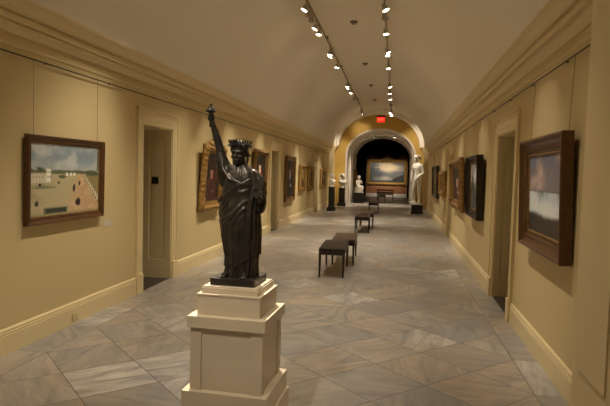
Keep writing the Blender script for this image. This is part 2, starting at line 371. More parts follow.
# ------------------------------------------------------------------ sculpting helper (volumes fused into one skin)
class Clay:
    def __init__(s): s.bm = bmesh.new(); s.M = Matrix()
    def ell(s, c, r, rot=None):
        if not hasattr(r, '__len__'): r = (r, r, r)
        T = s.M @ Matrix.Translation(c) @ (rot.to_4x4() if rot else Matrix()) @ Matrix.Diagonal((*r, 1))
        bmesh.ops.create_icosphere(s.bm, subdivisions=3, radius=1, matrix=T)
    def chain(s, pts, rad):
        if not hasattr(rad, '__len__'): rad = [rad]*len(pts)
        P = [s.M @ Vector(p) for p in pts]; k = s.M.to_scale()[0]
        for p, r in zip(P, rad): bmesh.ops.create_icosphere(s.bm, subdivisions=2, radius=r*k, matrix=Matrix.Translation(p))
        for (p, q, r0, r1) in zip(P, P[1:], rad, rad[1:]):
            if (q-p).length < 1e-5: continue
            tube(s.bm, [p, q], [r0*k, r1*k], 16)
    def loft(s, rings, n=40):
        """rings: (cx, cy, z, hw, hd)"""
        L_ = [[s.bm.verts.new(s.M @ Vector((cx+hw*math.cos(2*PI*k/n), cy+hd*math.sin(2*PI*k/n), z))) for k in range(n)] for cx, cy, z, hw, hd in rings]
        for a, b in zip(L_, L_[1:]):
            for k in range(n): s.bm.faces.new((a[k], a[(k+1) % n], b[(k+1) % n], b[k]))
        s.bm.faces.new(L_[0][::-1]); s.bm.faces.new(L_[-1])
    def head(s, c, hh, turn=0, tilt=0, nod=0):
        keep = s.M.copy()
        s.M = keep @ Matrix.Translation(c) @ Matrix.Rotation(turn, 4, 'Z') @ Matrix.Rotation(tilt, 4, 'Y') @ Matrix.Rotation(nod, 4, 'X') @ Matrix.Scale(hh, 4)
        s.ell((0, .02, .63), (.335, .42, .37)); s.ell((0, -.12, .34), (.255, .29, .33)); s.ell((0, -.31, .09), (.10, .09, .085))
        s.chain([(0, -.385, .56), (0, -.465, .385)], [.034, .046]); s.ell((.042, -.41, .37), .032); s.ell((-.042, -.41, .37), .032)
        s.chain([(-.2, -.335, .585), (0, -.395, .575), (.2, -.335, .585)], [.05, .05, .05])
        s.chain([(-.1, -.365, .235), (0, -.405, .24), (.1, -.365, .235)], [.03, .045, .03]); s.chain([(-.08, -.365, .185), (0, -.395, .18), (.08, -.365, .185)], [.03, .045, .03])
        for x in (-1, 1):
            s.ell((x*.16, -.25, .36), (.11, .11, .11)); s.ell((x*.13, -.325, .50), (.062, .045, .036)); s.ell((x*.335, .02, .47), (.035, .07, .10))
        s.M = keep
    def grip(s, c, axis, palm, r, k, clockwise=1):
        """a fist round a rod through c: k = hand length"""
        ax = Vector(axis).normalized(); p = Vector(palm).normalized(); p = (p-ax*p.dot(ax)).normalized(); q = ax.cross(p)*clockwise
        f = .062*k; c = Vector(c)
        s.ell(c+p*(r+.13*k), (.20*k, .20*k, .24*k)); 
        for i, (o, ln) in enumerate(((.19, .95), (.065, 1.0), (-.06, .95), (-.18, .85))):
            pts = [c+ax*o*k+(math.cos(a)*p+math.sin(a)*q)*(r+f*(1.6 if j == 0 else 1.0)) for j, a in enumerate([ln*x for x in (.35, 1.2, 2.1, 3.0, 3.8)])]
            s.chain(pts, [f*1.15, f*1.1, f, f*.95, f*.8])
        s.chain([c+p*(r+.15*k)+ax*.12*k-q*.08*k, c+ax*.20*k-q*(r+.12*k), c+ax*.26*k-q*(r*.8+.05*k)-p*(r*.7), c+ax*.27*k-p*(r+f)-q*.02*k], [f*1.5, f*1.25, f*1.1, f*.9])
    def build(s, name, m, parent=None, voxel=.005, smooth=3):
        me = bpy.data.meshes.new(name+'_raw'); bmesh.ops.recalc_face_normals(s.bm, faces=s.bm.faces); s.bm.to_mesh(me); s.bm.free()
        t = bpy.data.objects.new('tmp', me); COL.objects.link(t)
        r = t.modifiers.new('r', 'REMESH'); r.mode = 'VOXEL'; r.voxel_size = voxel; r.adaptivity = 0
        if smooth:
            q = t.modifiers.new('s', 'SMOOTH'); q.iterations = smooth; q.factor = .5
        dg = bpy.context.evaluated_depsgraph_get(); new = bpy.data.meshes.new_from_object(t.evaluated_get(dg))
        new.name = name; bpy.data.objects.remove(t); bpy.data.meshes.remove(me); new.materials.clear()
        return obj(name, new, m, parent, smooth=True)

# ------------------------------------------------------------------ pedestal and bronze statue
PX, PY, PR = -1.028, 3.633, math.radians(-2.4)
ped = thing('pedestal', 'stepped cream painted pedestal with recessed panels, under the dark bronze figure', 'pedestal', (PX, PY, 0), (0, 0, PR))
def cb(bm, w, z0, z1, bev=.003): bx(bm, -w/2, w/2, -w/2, w/2, z0, z1, bev)
bm = bmesh.new(); cb(bm, .605, 0, .185); obj('base', bm, M_ped, ped)
bm = bmesh.new(); cb(bm, .572, .185, .318, .004); obj('plinth', bm, M_ped, ped)
bm = bmesh.new(); cb(bm, .472, .318, .732, .001)
for sx in (-1, 1):
    for sy in (-1, 1):
        x0, y0 = sx*.245, sy*.245
        bx(bm, min(x0, x0-sx*.075), max(x0, x0-sx*.075), min(y0, y0-sy*.075), max(y0, y0-sy*.075), .318, .732, .002)
obj('shaft', bm, M_ped, ped)
bm = bmesh.new(); cb(bm, .528, .730, .808, .004); obj('cap', bm, M_ped, ped)
bm = bmesh.new(); cb(bm, .428, .808, .938, .003); cb(bm, .436, .936, .948, .002); cb(bm, .385, .948, .985, .003); cb(bm, .372, .983, .995, .002)
obj('top_block', bm, M_ped, ped)

SZ = .995
st = thing('bronze_statue', 'dark bronze statue of a robed woman with one arm raised high, on the cream pedestal', 'statue', (PX, PY, SZ), (0, 0, PR))
bm = bmesh.new(); bx(bm, -.152, .152, -.152, .152, 0, .048, .004); obj('base_slab', bm, M_bronze, st)
BZ = .048
def Z(z): return z-SZ                          # world height -> statue height
# robe: rings of (z, cx, cy, half width, half depth)
RB = [(1.043, .012, .0, .112, .098), (1.06, .014, 0, .110, .096), (1.10, .017, 0, .106, .090), (1.17, .020, .0, .110, .088), (1.24, .014, 0, .119, .092), (1.30, .007, 0, .126, .098),
      (1.37, .0, 0, .130, .104), (1.43, -.006, 0, .132, .108), (1.50, -.008, 0, .132, .106), (1.56, -.008, 0, .128, .099), (1.62, -.006, 0, .122, .092),
      (1.67, -.004, 0, .116, .088), (1.71, -.002, .002, .112, .082), (1.745, -.002, .004, .104, .074), (1.772, -.004, .004, .080, .062), (1.792, -.006, .004, .052, .050), (1.802, -.007, .004, .040, .042)]
rz = [r[0] for r in RB]
def ring(z): return [float(np.interp(z, rz, [r[i] for r in RB])) for i in (1, 2, 3, 4)]
def fold(th, z):
    low = np.clip((1.62-z)/.5, 0, 1)
    a = .0025+.0105*low
    ph = 1.3*math.sin(2.6*z)+.5*math.sin(7*z+th*2)
    f = .55*math.sin(9*th+ph*1.5)+.35*math.sin(17*th-ph*2+1)+.25*math.sin(5*th+4*z)
    return a*(abs(f)*1.6-.55)
def robe_pt(th, z, extra=0):
    cx, cy, hw, hd = ring(z)
    e = fold(th, z)+extra
    # the bent knee (viewer's right) pushes the cloth forward
    kn = .020*math.exp(-((z-1.33)/.13)**2)*math.exp(-(((th+1.15+PI) % (2*PI)-PI)/.5)**2)
    return Vector((cx+(hw+e+kn*.4)*math.cos(th), cy+(hd+e+kn)*math.sin(th), Z(z)))
bm = bmesh.new(); NT, NZ = 220, 110; L_ = []
for i in range(NZ+1):
    z = 1.043+(1.802-1.043)*i/NZ
    L_.append([bm.verts.new(robe_pt(2*PI*k/NT, z+(.010*math.sin(6*2*PI*k/NT+1) if i == 0 else 0) if i else z)) for k in range(NT)])
for a, b in zip(L_, L_[1:]):
    for k in range(NT): bm.faces.new((a[k], a[(k+1) % NT], b[(k+1) % NT], b[k]))
bm.faces.new(L_[0][::-1]); bm.faces.new(L_[-1])
obj('robe', bm, M_bronze2, st, smooth=True)
# mantle: a second cloth wound round the body, high on the viewer's right shoulder, low on the left hip
def mant(th, v):
    x = math.cos(th); fr = -math.sin(th)
    zt = 1.652+.092*x+.006*math.sin(3*th); zb = 1.150+.035*x-.03*max(0, fr)*(1-abs(x))+.012*math.sin(5*th+.6)
    z = zb+(zt-zb)*v
    g = z-.085*x-1.2; w_ = .9*math.sin(3.1*th+9*z)+.6*math.sin(7*th-17*z); dg = .62*math.sin(47*g+1.2*math.sin(2*th)+5*x*x+w_)+.38*math.sin(88*g+3*x+1.7*w_+1)
    vt = .6*math.sin(9*th+1.6*math.sin(6*z)+.5*w_)+.4*math.sin(16*th-2.2*math.sin(4*z+1)+w_)
    q = min(1, max(0, (v-.30)/.35)); q = q*q*(3-2*q)
    f = q*(abs(dg)*1.5-.6)*.0062+(1-q)*(abs(vt)*1.5-.6)*.010
    e = .008+f+.010*math.exp(-((v-.975)/.035)**2)*(1-.4*x)
    e += .030*math.exp(-((z-1.60)/.045)**2)*math.exp(-((th-PI)/.7)**2)
    return robe_pt(th, z, e-fold(th, z)*.7)
bm = bmesh.new(); NV = 60; L_ = []
for i in range(NV+1): L_.append([bm.verts.new(mant(2*PI*k/NT, i/NV)) for k in range(NT)])
inner = [[bm.verts.new(robe_pt(2*PI*k/NT, (L_[0 if i == 0 else -1][k].co.z+SZ), -.006)) for k in range(NT)] for i in (0, 1)]
rows = [inner[0]]+L_+[inner[1]]
for a, b in zip(rows, rows[1:]):
    for k in range(NT): bm.faces.new((a[k], a[(k+1) % NT], b[(k+1) % NT], b[k]))
mantle = obj('mantle', bm, M_bronze2, st, smooth=True)
c = Clay()                                                          # cloth over the shoulders and upper arms
c.chain([(-.075, .0, Z(1.735)), (-.115, -.004, Z(1.765)), (-.138, -.008, Z(1.815)), (-.148, -.010, Z(1.865))], [.052, .052, .043, .034])
c.chain([(-.15, -.008, Z(1.86)), (-.148, -.002, Z(1.78)), (-.138, .0, Z(1.70)), (-.125, .0, Z(1.66))], [.026, .030, .032, .022])
c.chain([(-.13, -.03, Z(1.84)), (-.115, -.05, Z(1.77)), (-.06, -.075, Z(1.70)), (.02, -.088, Z(1.66))], [.014, .014, .013, .011])
c.chain([(-.10, -.03, Z(1.79)), (-.08, -.055, Z(1.74)), (-.02, -.082, Z(1.69)), (.05, -.085, Z(1.665))], [.012, .012, .012, .010])
c.chain([(-.155, .01, Z(1.85)), (-.165, .015, Z(1.76)), (-.155, .015, Z(1.69))], [.014, .015, .012])
c.chain([(.085, .0, Z(1.725)), (.118, -.004, Z(1.69)), (.138, -.010, Z(1.62)), (.148, -.02, Z(1.545))], [.045, .045, .042, .038])
c.chain([(.148, -.02, Z(1.55)), (.146, -.028, Z(1.505)), (.140, -.03, Z(1.485))], [.040, .034, .020])
c.chain([(.09, -.045, Z(1.745)), (.112, -.055, Z(1.66)), (.10, -.085, Z(1.56)), (.09, -.10, Z(1.45)), (.095, -.10, Z(1.32))], [.020, .018, .016, .016, .010])
c.chain([(.168, -.03, Z(1.60)), (.172, -.045, Z(1.53)), (.155, -.05, Z(1.485))], [.014, .014, .012])
c.chain([(.125, -.05, Z(1.58)), (.115, -.07, Z(1.49)), (.118, -.075, Z(1.38))], [.014, .014, .010])
c.build('sleeve_drapery', M_bronze2, st, .0035, 2)
# body: head, neck, arms, hands, feet in one skin
c = Clay()
HC = Vector((-.010, -.012, Z(1.795))); HH = .158
c.head(HC, HH, turn=math.radians(-7), nod=math.radians(4))
c.chain([(-.006, .006, Z(1.74)), (-.008, .004, Z(1.79)), (-.010, .004, Z(1.83))], [.040, .033, .034])
c.loft([(.012, 0, Z(1.09), .075, .055), (.004, 0, Z(1.30), .08, .06), (-.004, 0, Z(1.5), .085, .065), (-.004, 0, Z(1.70), .08, .055), (-.004, .002, Z(1.745), .065, .048), (-.006, .004, Z(1.775), .04, .036)])
c.chain([(-.10, .0, Z(1.76)), (-.138, -.008, Z(1.845)), (-.158, -.014, Z(1.925)), (-.170, -.018, Z(1.965)), (-.192, -.024, Z(2.035)), (-.207, -.028, Z(2.085))], [.036, .032, .027, .0265, .021, .0155])
HG = Vector((-.212, -.040, Z(2.108)))
c.grip(HG, (.04, -.05, 1), (.15, 1, 0), .0095, .085)
c.chain([(-.207, -.028, Z(2.085)), (-.211, -.020, Z(2.105))], [.0155, .014])
c.chain([(.07, .0, Z(1.72)), (.128, -.012, Z(1.66)), (.148, -.02, Z(1.55)), (.150, -.075, Z(1.565)), (.152, -.110, Z(1.592))], [.036, .032, .029, .022, .016])
# left hand: palm under the book, fingers round its outer edge
c.ell((.160, -.118, Z(1.602)), (.018, .026, .024))
for i in range(4):
    yy = -.146+.014*i*1.0; zz = Z(1.575+.0145*i)
    c.chain([(.165, -.130, Z(1.592+.006*i)), (.190+.002*i, -.150, zz+.012), (.206, -.160, zz+.014), (.200, -.176, zz+.016), (.188, -.180, zz+.017)], [.0072, .0068, .0064, .0060, .0054])
c.chain([(.150, -.120, Z(1.61)), (.142, -.146, Z(1.628)), (.148, -.168, Z(1.640)), (.160, -.178, Z(1.646))], [.009, .0082, .0072, .006])
for x, y, tr in ((-.062, -.085, -.25), (.062, -.100, .12)):         # sandalled feet under the hem
    c.chain([(x*.7, -.02, Z(1.12)), (x, y+.05, Z(1.060)), (x+tr*.03, y, Z(1.058)), (x+tr*.08, y-.030, Z(1.052))], [.03, .022, .020, .013])
    for q in range(5): 
        xx = x+tr*.08+(q-2)*.0085
        c.chain([(xx-.001, y-.030, Z(1.053)), (xx, y-.047+.004*abs(q-1), Z(1.0495))], [.0065, .0052])
c.build('body', M_bronze, st, .0030, 1)
# hair with a low bun, and a laurel wreath
c = Clay(); hx = HC
R0 = Matrix.Translation(hx) @ Matrix.Rotation(math.radians(-7), 4, 'Z') @ Matrix.Rotation(math.radians(4), 4, 'X') @ Matrix.Scale(HH, 4)
c.M = R0
c.ell((0, .09, .69), (.365, .40, .36)); c.ell((0, .42, .45), (.17, .16, .16))
for s in (-1, 1):
    for j in range(5):
        a = .25+.3*j
        c.chain([(s*.06, -.30, .88), (s*(.20+.03*j), -.26+.06*j, .80-.03*j), (s*(.33), -.10+.07*j, .66-.06*j), (s*.345, .05+.06*j, .50-.03*j), (s*.20, .32, .42)], [.045, .06, .06, .055, .05])
    c.chain([(s*.30, .12, .45), (s*.33, .10, .22), (s*.30, .02, -.02), (s*.26, -.08, -.22)], [.06, .055, .045, .03])
c.build('hair', M_bronze, st, .0026, 1)
bm = bmesh.new()
def leaf(bm, M, ln, w):
    n = 6; top = []; bot = []
    for i in range(n+1):
        t = i/n; ww = w*math.sin(PI*min(1, t*.96+.04))**.8*(1-.25*t); zz = .10*ln*math.sin(PI*t)
        top.append([bm.verts.new(M @ Vector((x*ww, t*ln, zz-(.16*ww if x else 0)+d))) for x in (-1, 0, 1) for d in (.0016,)])
        bot.append([bm.verts.new(M @ Vector((x*ww, t*ln, zz-(.16*ww if x else 0)-.0016))) for x in (-1, 0, 1)])
    for i in range(n):
        for j in (0, 1):
            bm.faces.new((top[i][j], top[i][j+1], top[i+1][j+1], top[i+1][j])); bm.faces.new((bot[i][j+1], bot[i][j], bot[i+1][j], bot[i+1][j+1]))
        for j in (0, 2):
            bm.faces.new((top[i][j], top[i+1][j], bot[i+1][j], bot[i][j]))
    bm.faces.new([v for v in top[0]]+[v for v in bot[0][::-1]]); bm.faces.new([v for v in top[-1]]+[v for v in bot[-1][::-1]])
Rr = Matrix.Translation(hx) @ Matrix.Rotation(math.radians(-7), 4, 'Z') @ Matrix.Rotation(math.radians(4), 4, 'X')
wp = []
for k in range(41):
    a = math.radians(-90)+2*PI*k/40
    wp.append(Rr @ Vector((.060*math.cos(a), .012+.068*math.sin(a), HH*(.84-.16*math.sin(a)*0)-.010*math.sin(a))))
tube(bm, wp, .0055, 8, False)
for s in (-1, 1):
    for k in range(11):
        for lay in (0, 1):
            al = math.radians(-90)+s*(.10+.25*k)
            base = Vector((.061*math.cos(al), .012+.069*math.sin(al), HH*.84-.010*math.sin(al)))
            out_ = Vector((math.cos(al), math.sin(al), 0)); tan = Vector((-math.sin(al), math.cos(al), 0))*(-s)
            d = (tan*(.55 if lay else .75)+out_*(.35 if lay else .55)+Vector((0, 0, .85 if lay else -.12))).normalized()
            up = out_; sd = d.cross(up).normalized(); up = sd.cross(d)
            Mx = Matrix((( sd.x, d.x, up.x, base.x), (sd.y, d.y, up.y, base.y), (sd.z, d.z, up.z, base.z), (0, 0, 0, 1)))
            leaf(bm, Rr @ Mx, .043 if lay else .034, .0085)
bmesh.ops.recalc_face_normals(bm, faces=bm.faces)
obj('laurel_wreath', bm, M_bronze, st, smooth=True, auto=.9)
# lidded cup in the raised hand
bm = bmesh.new()
ax = Vector((.04, -.05, 1)).normalized(); s_, t_, d_ = basis(ax)
Mc = Matrix(((s_.x, t_.x, d_.x, HG.x), (s_.y, t_.y, d_.y, HG.y), (s_.z, t_.z, d_.z, HG.z), (0, 0, 0, 1)))
lathe(bm, [(.0012, -.064), (.008, -.060), (.0095, -.052), (.0075, -.046), (.009, -.02), (.0095, 0), (.009, .02), (.0105, .026), (.016, .031), (.027, .036), (.036, .041), (.038, .047), (.034, .050), (.031, .056),
           (.026, .062), (.018, .071), (.009, .077), (.006, .081), (.009, .086), (.010, .091), (.007, .096), (.001, .099)], 24, Mc)
obj('lidded_cup', bm, M_bronze, st, smooth=True, auto=.7)
bm = bmesh.new(); bx(bm, -.034, .034, -.013, .013, -.060, .060, .002)
for z in (-.045, .045): bx(bm, -.0345, -.028, -.0142, .0142, z-.003, z+.003)
bk = obj('closed_book', bm, M_bronze, st); bk.location = (.170, -.157, Z(1.642)); bk.rotation_euler = (math.radians(-14), math.radians(14), math.radians(-24))

# ------------------------------------------------------------------ benches
def make_bench(name, label, group, seat_mat, loc):
    W, Ln, Hh = .44, 1.28, .385
    b = thing(name, label, 'bench', loc, (0, 0, .03), group)
    for sx in (-1, 1):
        for sy in (0, 1):
            bm = bmesh.new(); x, y = sx*(W/2-.022), .022+sy*(Ln-.044)
            lo = [bm.verts.new((x+a*.014, y+c_*.014, 0)) for a, c_ in ((-1,-1),(1,-1),(1,1),(-1,1))]
            hi = [bm.verts.new((x+a*.022, y+c_*.022, Hh)) for a, c_ in ((-1,-1),(1,-1),(1,1),(-1,1))]
            bm.faces.new(lo[::-1]); bm.faces.new(hi)
            for i in range(4): bm.faces.new((lo[i], lo[(i+1) % 4], hi[(i+1) % 4], hi[i]))
            obj('leg', bm, M_wood, b)
    bm = bmesh.new(); bx(bm, -W/2, W/2, 0, Ln, Hh-.005, Hh+.055, .004); obj('apron', bm, M_wood, b)
    bm = bmesh.new(); bx(bm, -W/2-.004, W/2+.004, -.004, Ln+.004, Hh+.055, Hh+.105, .018)
    bmesh.ops.subdivide_edges(bm, edges=[e for e in bm.edges if e.calc_length() > .3], cuts=6, use_grid_fill=True)
    for v in bm.verts:
        if v.co.z > Hh+.10: v.co.z += .012*(1-(v.co.x/(W/2))**2)*(1-((v.co.y-Ln/2)/(Ln/2))**2)
    obj('seat', bm, seat_mat, b, smooth=True, auto=.7)
    return b
G = 'upholstered benches down the middle of the corridor'
make_bench('museum_bench', 'dark leather bench nearest the bronze figure, in front of a lighter bench', G, M_leather, (-1.0, 9.15, 0))
make_bench('museum_bench', 'lighter bench pushed up behind the nearest dark leather bench', G, M_leather_lit, (-.93, 10.47, 0))
make_bench('museum_bench', 'dark bench at the near end of the second pair of benches down the corridor', G, M_leather, (-.91, 16.30, 0))
make_bench('museum_bench', 'lighter bench at the far end of the second pair of benches down the corridor', G, M_leather_lit, (-.85, 17.62, 0))
make_bench('museum_bench', 'single dark bench standing before the ochre arch, beyond both bench pairs', G, M_leather, (-.88, 24.3, 0))
make_bench('museum_bench', 'small dark bench inside the passage, last before the seat with a back', G, M_leather, (-.74, 33.4, 0))
sb = thing('backed_bench', 'dark wooden seat with an open low back, facing the big landscape', 'bench', (-.62, 37.6, 0))
for x in (-.52, .52):
    obj('leg', box(x-.025, x+.025, -.03, .02, 0, .72), M_wood, sb); obj('leg', box(x-.025, x+.025, .40, .45, 0, .40), M_wood, sb)
obj('seat', box(-.55, .55, -.02, .46, .38, .45), M_leather, sb)
bm = bmesh.new(); bx(bm, -.55, .55, -.035, .02, .64, .74); bx(bm, -.55, .55, -.03, .015, .48, .57); obj('backrest', bm, M_wood, sb)

# ------------------------------------------------------------------ paintings
def vnoise(u, v, seed, s):
    r = np.random.RandomState(seed); g = r.rand(64, 64)
    x, y = u*s, v*s; xi, yi = np.floor(x).astype(int), np.floor(y).astype(int); fx, fy = x-xi, y-yi
    fx, fy = fx*fx*(3-2*fx), fy*fy*(3-2*fy)
    q = lambda a, b: g[a % 64, b % 64]
    return (q(xi, yi)*(1-fx)+q(xi+1, yi)*fx)*(1-fy)+(q(xi, yi+1)*(1-fx)+q(xi+1, yi+1)*fx)*fy
def fbm(u, v, seed, s=3, o=5):
    t = 0; a = .5
    for i in range(o): t = t+a*vnoise(u, v, seed+i, s); s *= 2.07; a *= .5
    return t/(1-.5**o)
def sst(a, b, x): t = np.clip((x-a)/(b-a), 0, 1); return t*t*(3-2*t)
def over(C_, col, m): 
    m = np.clip(m, 0, 1)[..., None]; return C_*(1-m)+np.array(col)*m
def disc(u, v, cx, cy, rx, ry, soft=.3): return 1-sst(1-soft, 1+soft, np.sqrt(((u-cx)/rx)**2+((v-cy)/ry)**2))
def rect(u, v, x0, x1, y0, y1, s=.004): return sst(x0-s, x0+s, u)*(1-sst(x1-s, x1+s, u))*sst(y0-s, y0+s, v)*(1-sst(y1-s, y1+s, v))
def paint_plaza(u, v):
    n = fbm(u, v, 3, 4); n2 = fbm(u, v, 9, 14)
    C_ = np.ones(u.shape+(3,))*np.array((.40, .44, .48)); C_ = over(C_, (.56, .57, .57), sst(.45, .7, n)); C_ = over(C_, (.62, .61, .58), sst(.85, .58, v)*.6)
    hor = .585+.012*(n2-.5)
    C_ = over(C_, (.30, .31, .24), sst(hor+.055+.03*(fbm(u, v*0, 5, 9)-.5)*2, hor+.045, v))
    gnd = sst(hor+.005, hor-.008, v)
    C_ = over(C_, (.56, .52, .41), gnd); C_ = over(C_, (.44, .43, .32), gnd*sst(.48, .66, n)*.7)
    C_ = over(C_, (.58, .53, .43), gnd*sst(.5, .1, v)*.6)
    ctr = .70+.14*(hor-v)/.58; w_ = .035+.34*np.clip((hor-v)/.58, 0, 1)
    C_ = over(C_, (.60, .48, .37), gnd*.8*(1-sst(.35, 1.2, np.abs(u-ctr+.10*(hor-v))/w_)))
    C_ = over(C_, (.64, .55, .44), gnd*(1-sst(.3, 1.0, np.abs(u-ctr+.10*(hor-v))/w_))*sst(.4, .7, n2))
    C_ = over(C_, (.44, .39, .27), gnd*sst(0, .012, u-(.745+.30*(hor-v)/.58)-.0)*sst(0, .02, u-.75))
    for i in range(10):                                             # pale fence posts along the road
        t = i/9; x = .755+.225*t**1.3; y = hor-.01-.36*t**1.3; h = .02+.075*t
        C_ = over(C_, (.80, .78, .72), rect(u, v, x-.004-.004*t, x+.004+.004*t, y-h*.5, y+h*.5))
    C_ = over(C_, (.62, .59, .52), rect(u, v, .0, .22, .46, .59)); C_ = over(C_, (.50, .47, .41), rect(u, v, .0, .22, .585, .60))
    C_ = over(C_, (.74, .72, .66), rect(u, v, .20, .268, .47, .665)); C_ = over(C_, (.48, .46, .41), rect(u, v, .26, .275, .47, .665))
    for x in (.215, .245): 
        for y in (.53, .60, .65): C_ = over(C_, (.30, .30, .29), rect(u, v, x, x+.012, y, y+.022))
    for x in (.03, .07, .11, .15): C_ = over(C_, (.42, .40, .36), rect(u, v, x, x+.012, .53, .56))
    C_ = over(C_, (.22, .25, .19), disc(u, v, .08, .645, .09, .03, .5)*sst(.45, .5, n2+.1)); C_ = over(C_, (.25, .28, .20), sst(.47, .38, v+.25*np.abs(u-.16))*rect(u, v, 0, .33, .38, .47)*.7)
    for x in (.47, .53, .58): C_ = over(C_, (.78, .75, .68), rect(u, v, x, x+.035, .555, .60)); 
    C_ = over(C_, (.26, .28, .20), disc(u, v, .42, .545, .05, .025, .5)); C_ = over(C_, (.24, .26, .19), disc(u, v, .90, .585, .12, .03, .5))
    for x, y, rx, ry in ((.595, .37, .018, .05), (.60, .41, .012, .02), (.68, .44, .014, .03), (.685, .465, .01, .015), (.65, .155, .03, .045), (.675, .16, .022, .05), (.665, .205, .016, .018), (.08, .17, .022, .03), (.085, .20, .012, .016), (.37, .46, .012, .02), (.12, .43, .018, .02)):
        C_ = over(C_, (.13, .12, .11), disc(u, v, x, y, rx, ry, .35))
    C_ = over(C_, (.33, .34, .27), rect(u, v, .17, .50, .02, .115)); C_ = over(C_, (.18, .19, .17), rect(u, v, .20, .475, .035, .095)); C_ = over(C_, (.46, .45, .36), rect(u, v, .17, .50, .10, .118))
    C_ = over(C_, (.40, .40, .29), sst(.05, .0, v)*.6)
    return C_
def paint_mist(u, v):                                               # cloudy sky over a pale white cascade of mist
    n = fbm(u, v, 21, 3); n2 = fbm(u*1.0, v*.4, 31, 9)
    C_ = np.ones(u.shape+(3,))*np.array((.44, .41, .43)); C_ = over(C_, (.63, .53, .50), sst(.40, .68, n)); C_ = over(C_, (.70, .66, .64), sst(.6, .78, n)*.7); C_ = over(C_, (.36, .38, .44), sst(.5, .3, n)*sst(.7, 1, v))
    C_ = over(C_, (.31, .31, .31), sst(.56, .54, v)); C_ = over(C_, (.70, .71, .72), rect(u, v, -.1, 1.1, .25, .535, .012)*sst(.22, .6, n2+.12+.35*(.53-v))); C_ = over(C_, (.60, .66, .66), rect(u, v, .30, .62, .40, .53, .03)*.6)
    C_ = over(C_, (.80, .80, .79), disc(u, v, .55, .31, .42, .12, .7)*.85); C_ = over(C_, (.80, .80, .80), rect(u, v, .05, .28, .30, .53, .03)*.7)
    C_ = over(C_, (.18, .155, .13), sst(.26+.14*(n-.5)*2+.09*np.abs(u-.5), .16+.10*np.abs(u-.5), v)); C_ = over(C_, (.29, .23, .17), sst(.2, 0, v)*sst(.5, .7, n2)*.7)
    return C_
def paint_valley(u, v):                                             # bright clouds over a lake between dark slopes
    n = fbm(u, v, 41, 4); n2 = fbm(u, v, 47, 12)
    C_ = np.ones(u.shape+(3,))*np.array((.47, .50, .54)); C_ = over(C_, (.95, .90, .78), sst(.30, .62, n)*disc(u, v, .52, .80, .45, .38, .7)); C_ = over(C_, (.98, .93, .80), disc(u, v, .55, .70, .17, .16, .7)*.85)
    C_ = over(C_, (.62, .64, .67), sst(.45, .65, n)*(1-disc(u, v, .55, .75, .4, .35, .6)))
    rl = .92-1.05*u+.16*(n2-.5)*2; C_ = over(C_, (.40, .44, .48), sst(rl+.03, rl-.03, v)*.85); C_ = over(C_, (.27, .31, .34), sst(rl-.12, rl-.2, v)*.75)
    rm = .42-.35*np.abs(u-.58)+.10*(n2-.5)*2; C_ = over(C_, (.43, .46, .46), sst(rm+.02, rm-.02, v)*.7)
    rr = -.05+.80*(u-.42)+.12*(n2-.5)*2; C_ = over(C_, (.14, .16, .15), sst(rr+.02, rr-.03, v)*sst(.4, .55, u)); C_ = over(C_, (.27, .27, .20), sst(rr-.05, rr-.25, v)*sst(.45, .6, n2)*sst(.5, .7, u)*.6)
    C_ = over(C_, (.56, .60, .62), rect(u, v, .0, .66, .05, .24, .03)*.7); C_ = over(C_, (.76, .76, .72), disc(u, v, .45, .2, .14, .10, .7)*.7); C_ = over(C_, (.17, .19, .18), sst(.12+.06*(n-.5), .02, v))
    C_ = over(C_, (.22, .25, .26), sst(.2, .0, u)*sst(.5, .2, v)*.8)
    return C_
def portrait(bg, robe, seed, lace=False, red=None, fig=(.5, .66), skin=(.74, .55, .42)):
    def f(u, v):
        n = fbm(u, v, seed, 4); n2 = fbm(u, v, seed+5, 10)
        C_ = np.ones(u.shape+(3,))*np.array(bg); C_ = over(C_, tuple(min(1, x*1.7) for x in bg), sst(.45, .7, n)*.7)
        if red: C_ = over(C_, red, sst(.55, .75, u+.25*(n-.5))*sst(.3, .5, v)*.9)
        x, y = fig
        C_ = over(C_, robe, disc(u, v, x, y-.42, .36, .34, .15)); C_ = over(C_, tuple(q*1.5+.03 for q in robe), disc(u, v, x-.05, y-.4, .33, .3, .2)*sst(.48, .66, n2))
        C_ = over(C_, robe, disc(u, v, x, y-.62, .42, .34, .2))
        C_ = over(C_, skin, disc(u, v, x, y, .115, .115, .12)); C_ = over(C_, skin, disc(u, v, x, y-.11, .07, .06, .2)); C_ = over(C_, tuple(q*.72 for q in skin), disc(u, v, x+.06, y-.01, .06, .10, .4)*.7)
        C_ = over(C_, (.13, .09, .06), disc(u, v, x, y+.085, .125, .06, .2))
        for e in (-.035, .03): C_ = over(C_, (.2, .13, .10), disc(u, v, x+e, y+.01, .014, .009, .4))
        C_ = over(C_, (.55, .28, .22), disc(u, v, x, y-.055, .025, .01, .4))
        if lace: C_ = over(C_, (.86, .83, .77), disc(u, v, x, y-.17, .05, .07, .3)); C_ = over(C_, (.80, .76, .70), disc(u, v, x+.1, y-.40, .05, .04, .4))
        C_ = over(C_, skin, disc(u, v, x+.14, y-.43, .045, .03, .4))
        return C_
    return f
def scape(sky, land, dark, seed):
    def f(u, v):
        n = fbm(u, v, seed, 4); n2 = fbm(u, v, seed+3, 11)
        C_ = np.ones(u.shape+(3,))*np.array(sky); C_ = over(C_, tuple(min(1, q*1.35) for q in sky), sst(.45, .7, n))
        h = .45+.12*(fbm(u, v*0, seed+2, 4)-.5)*2
        C_ = over(C_, land, sst(h+.01, h-.02, v)); C_ = over(C_, dark, sst(.5, .65, n2)*sst(h, h-.1, v)); C_ = over(C_, dark, disc(u, v, .2, .55, .18, .22, .3)*sst(.35, .5, n2))
        return C_
    return f
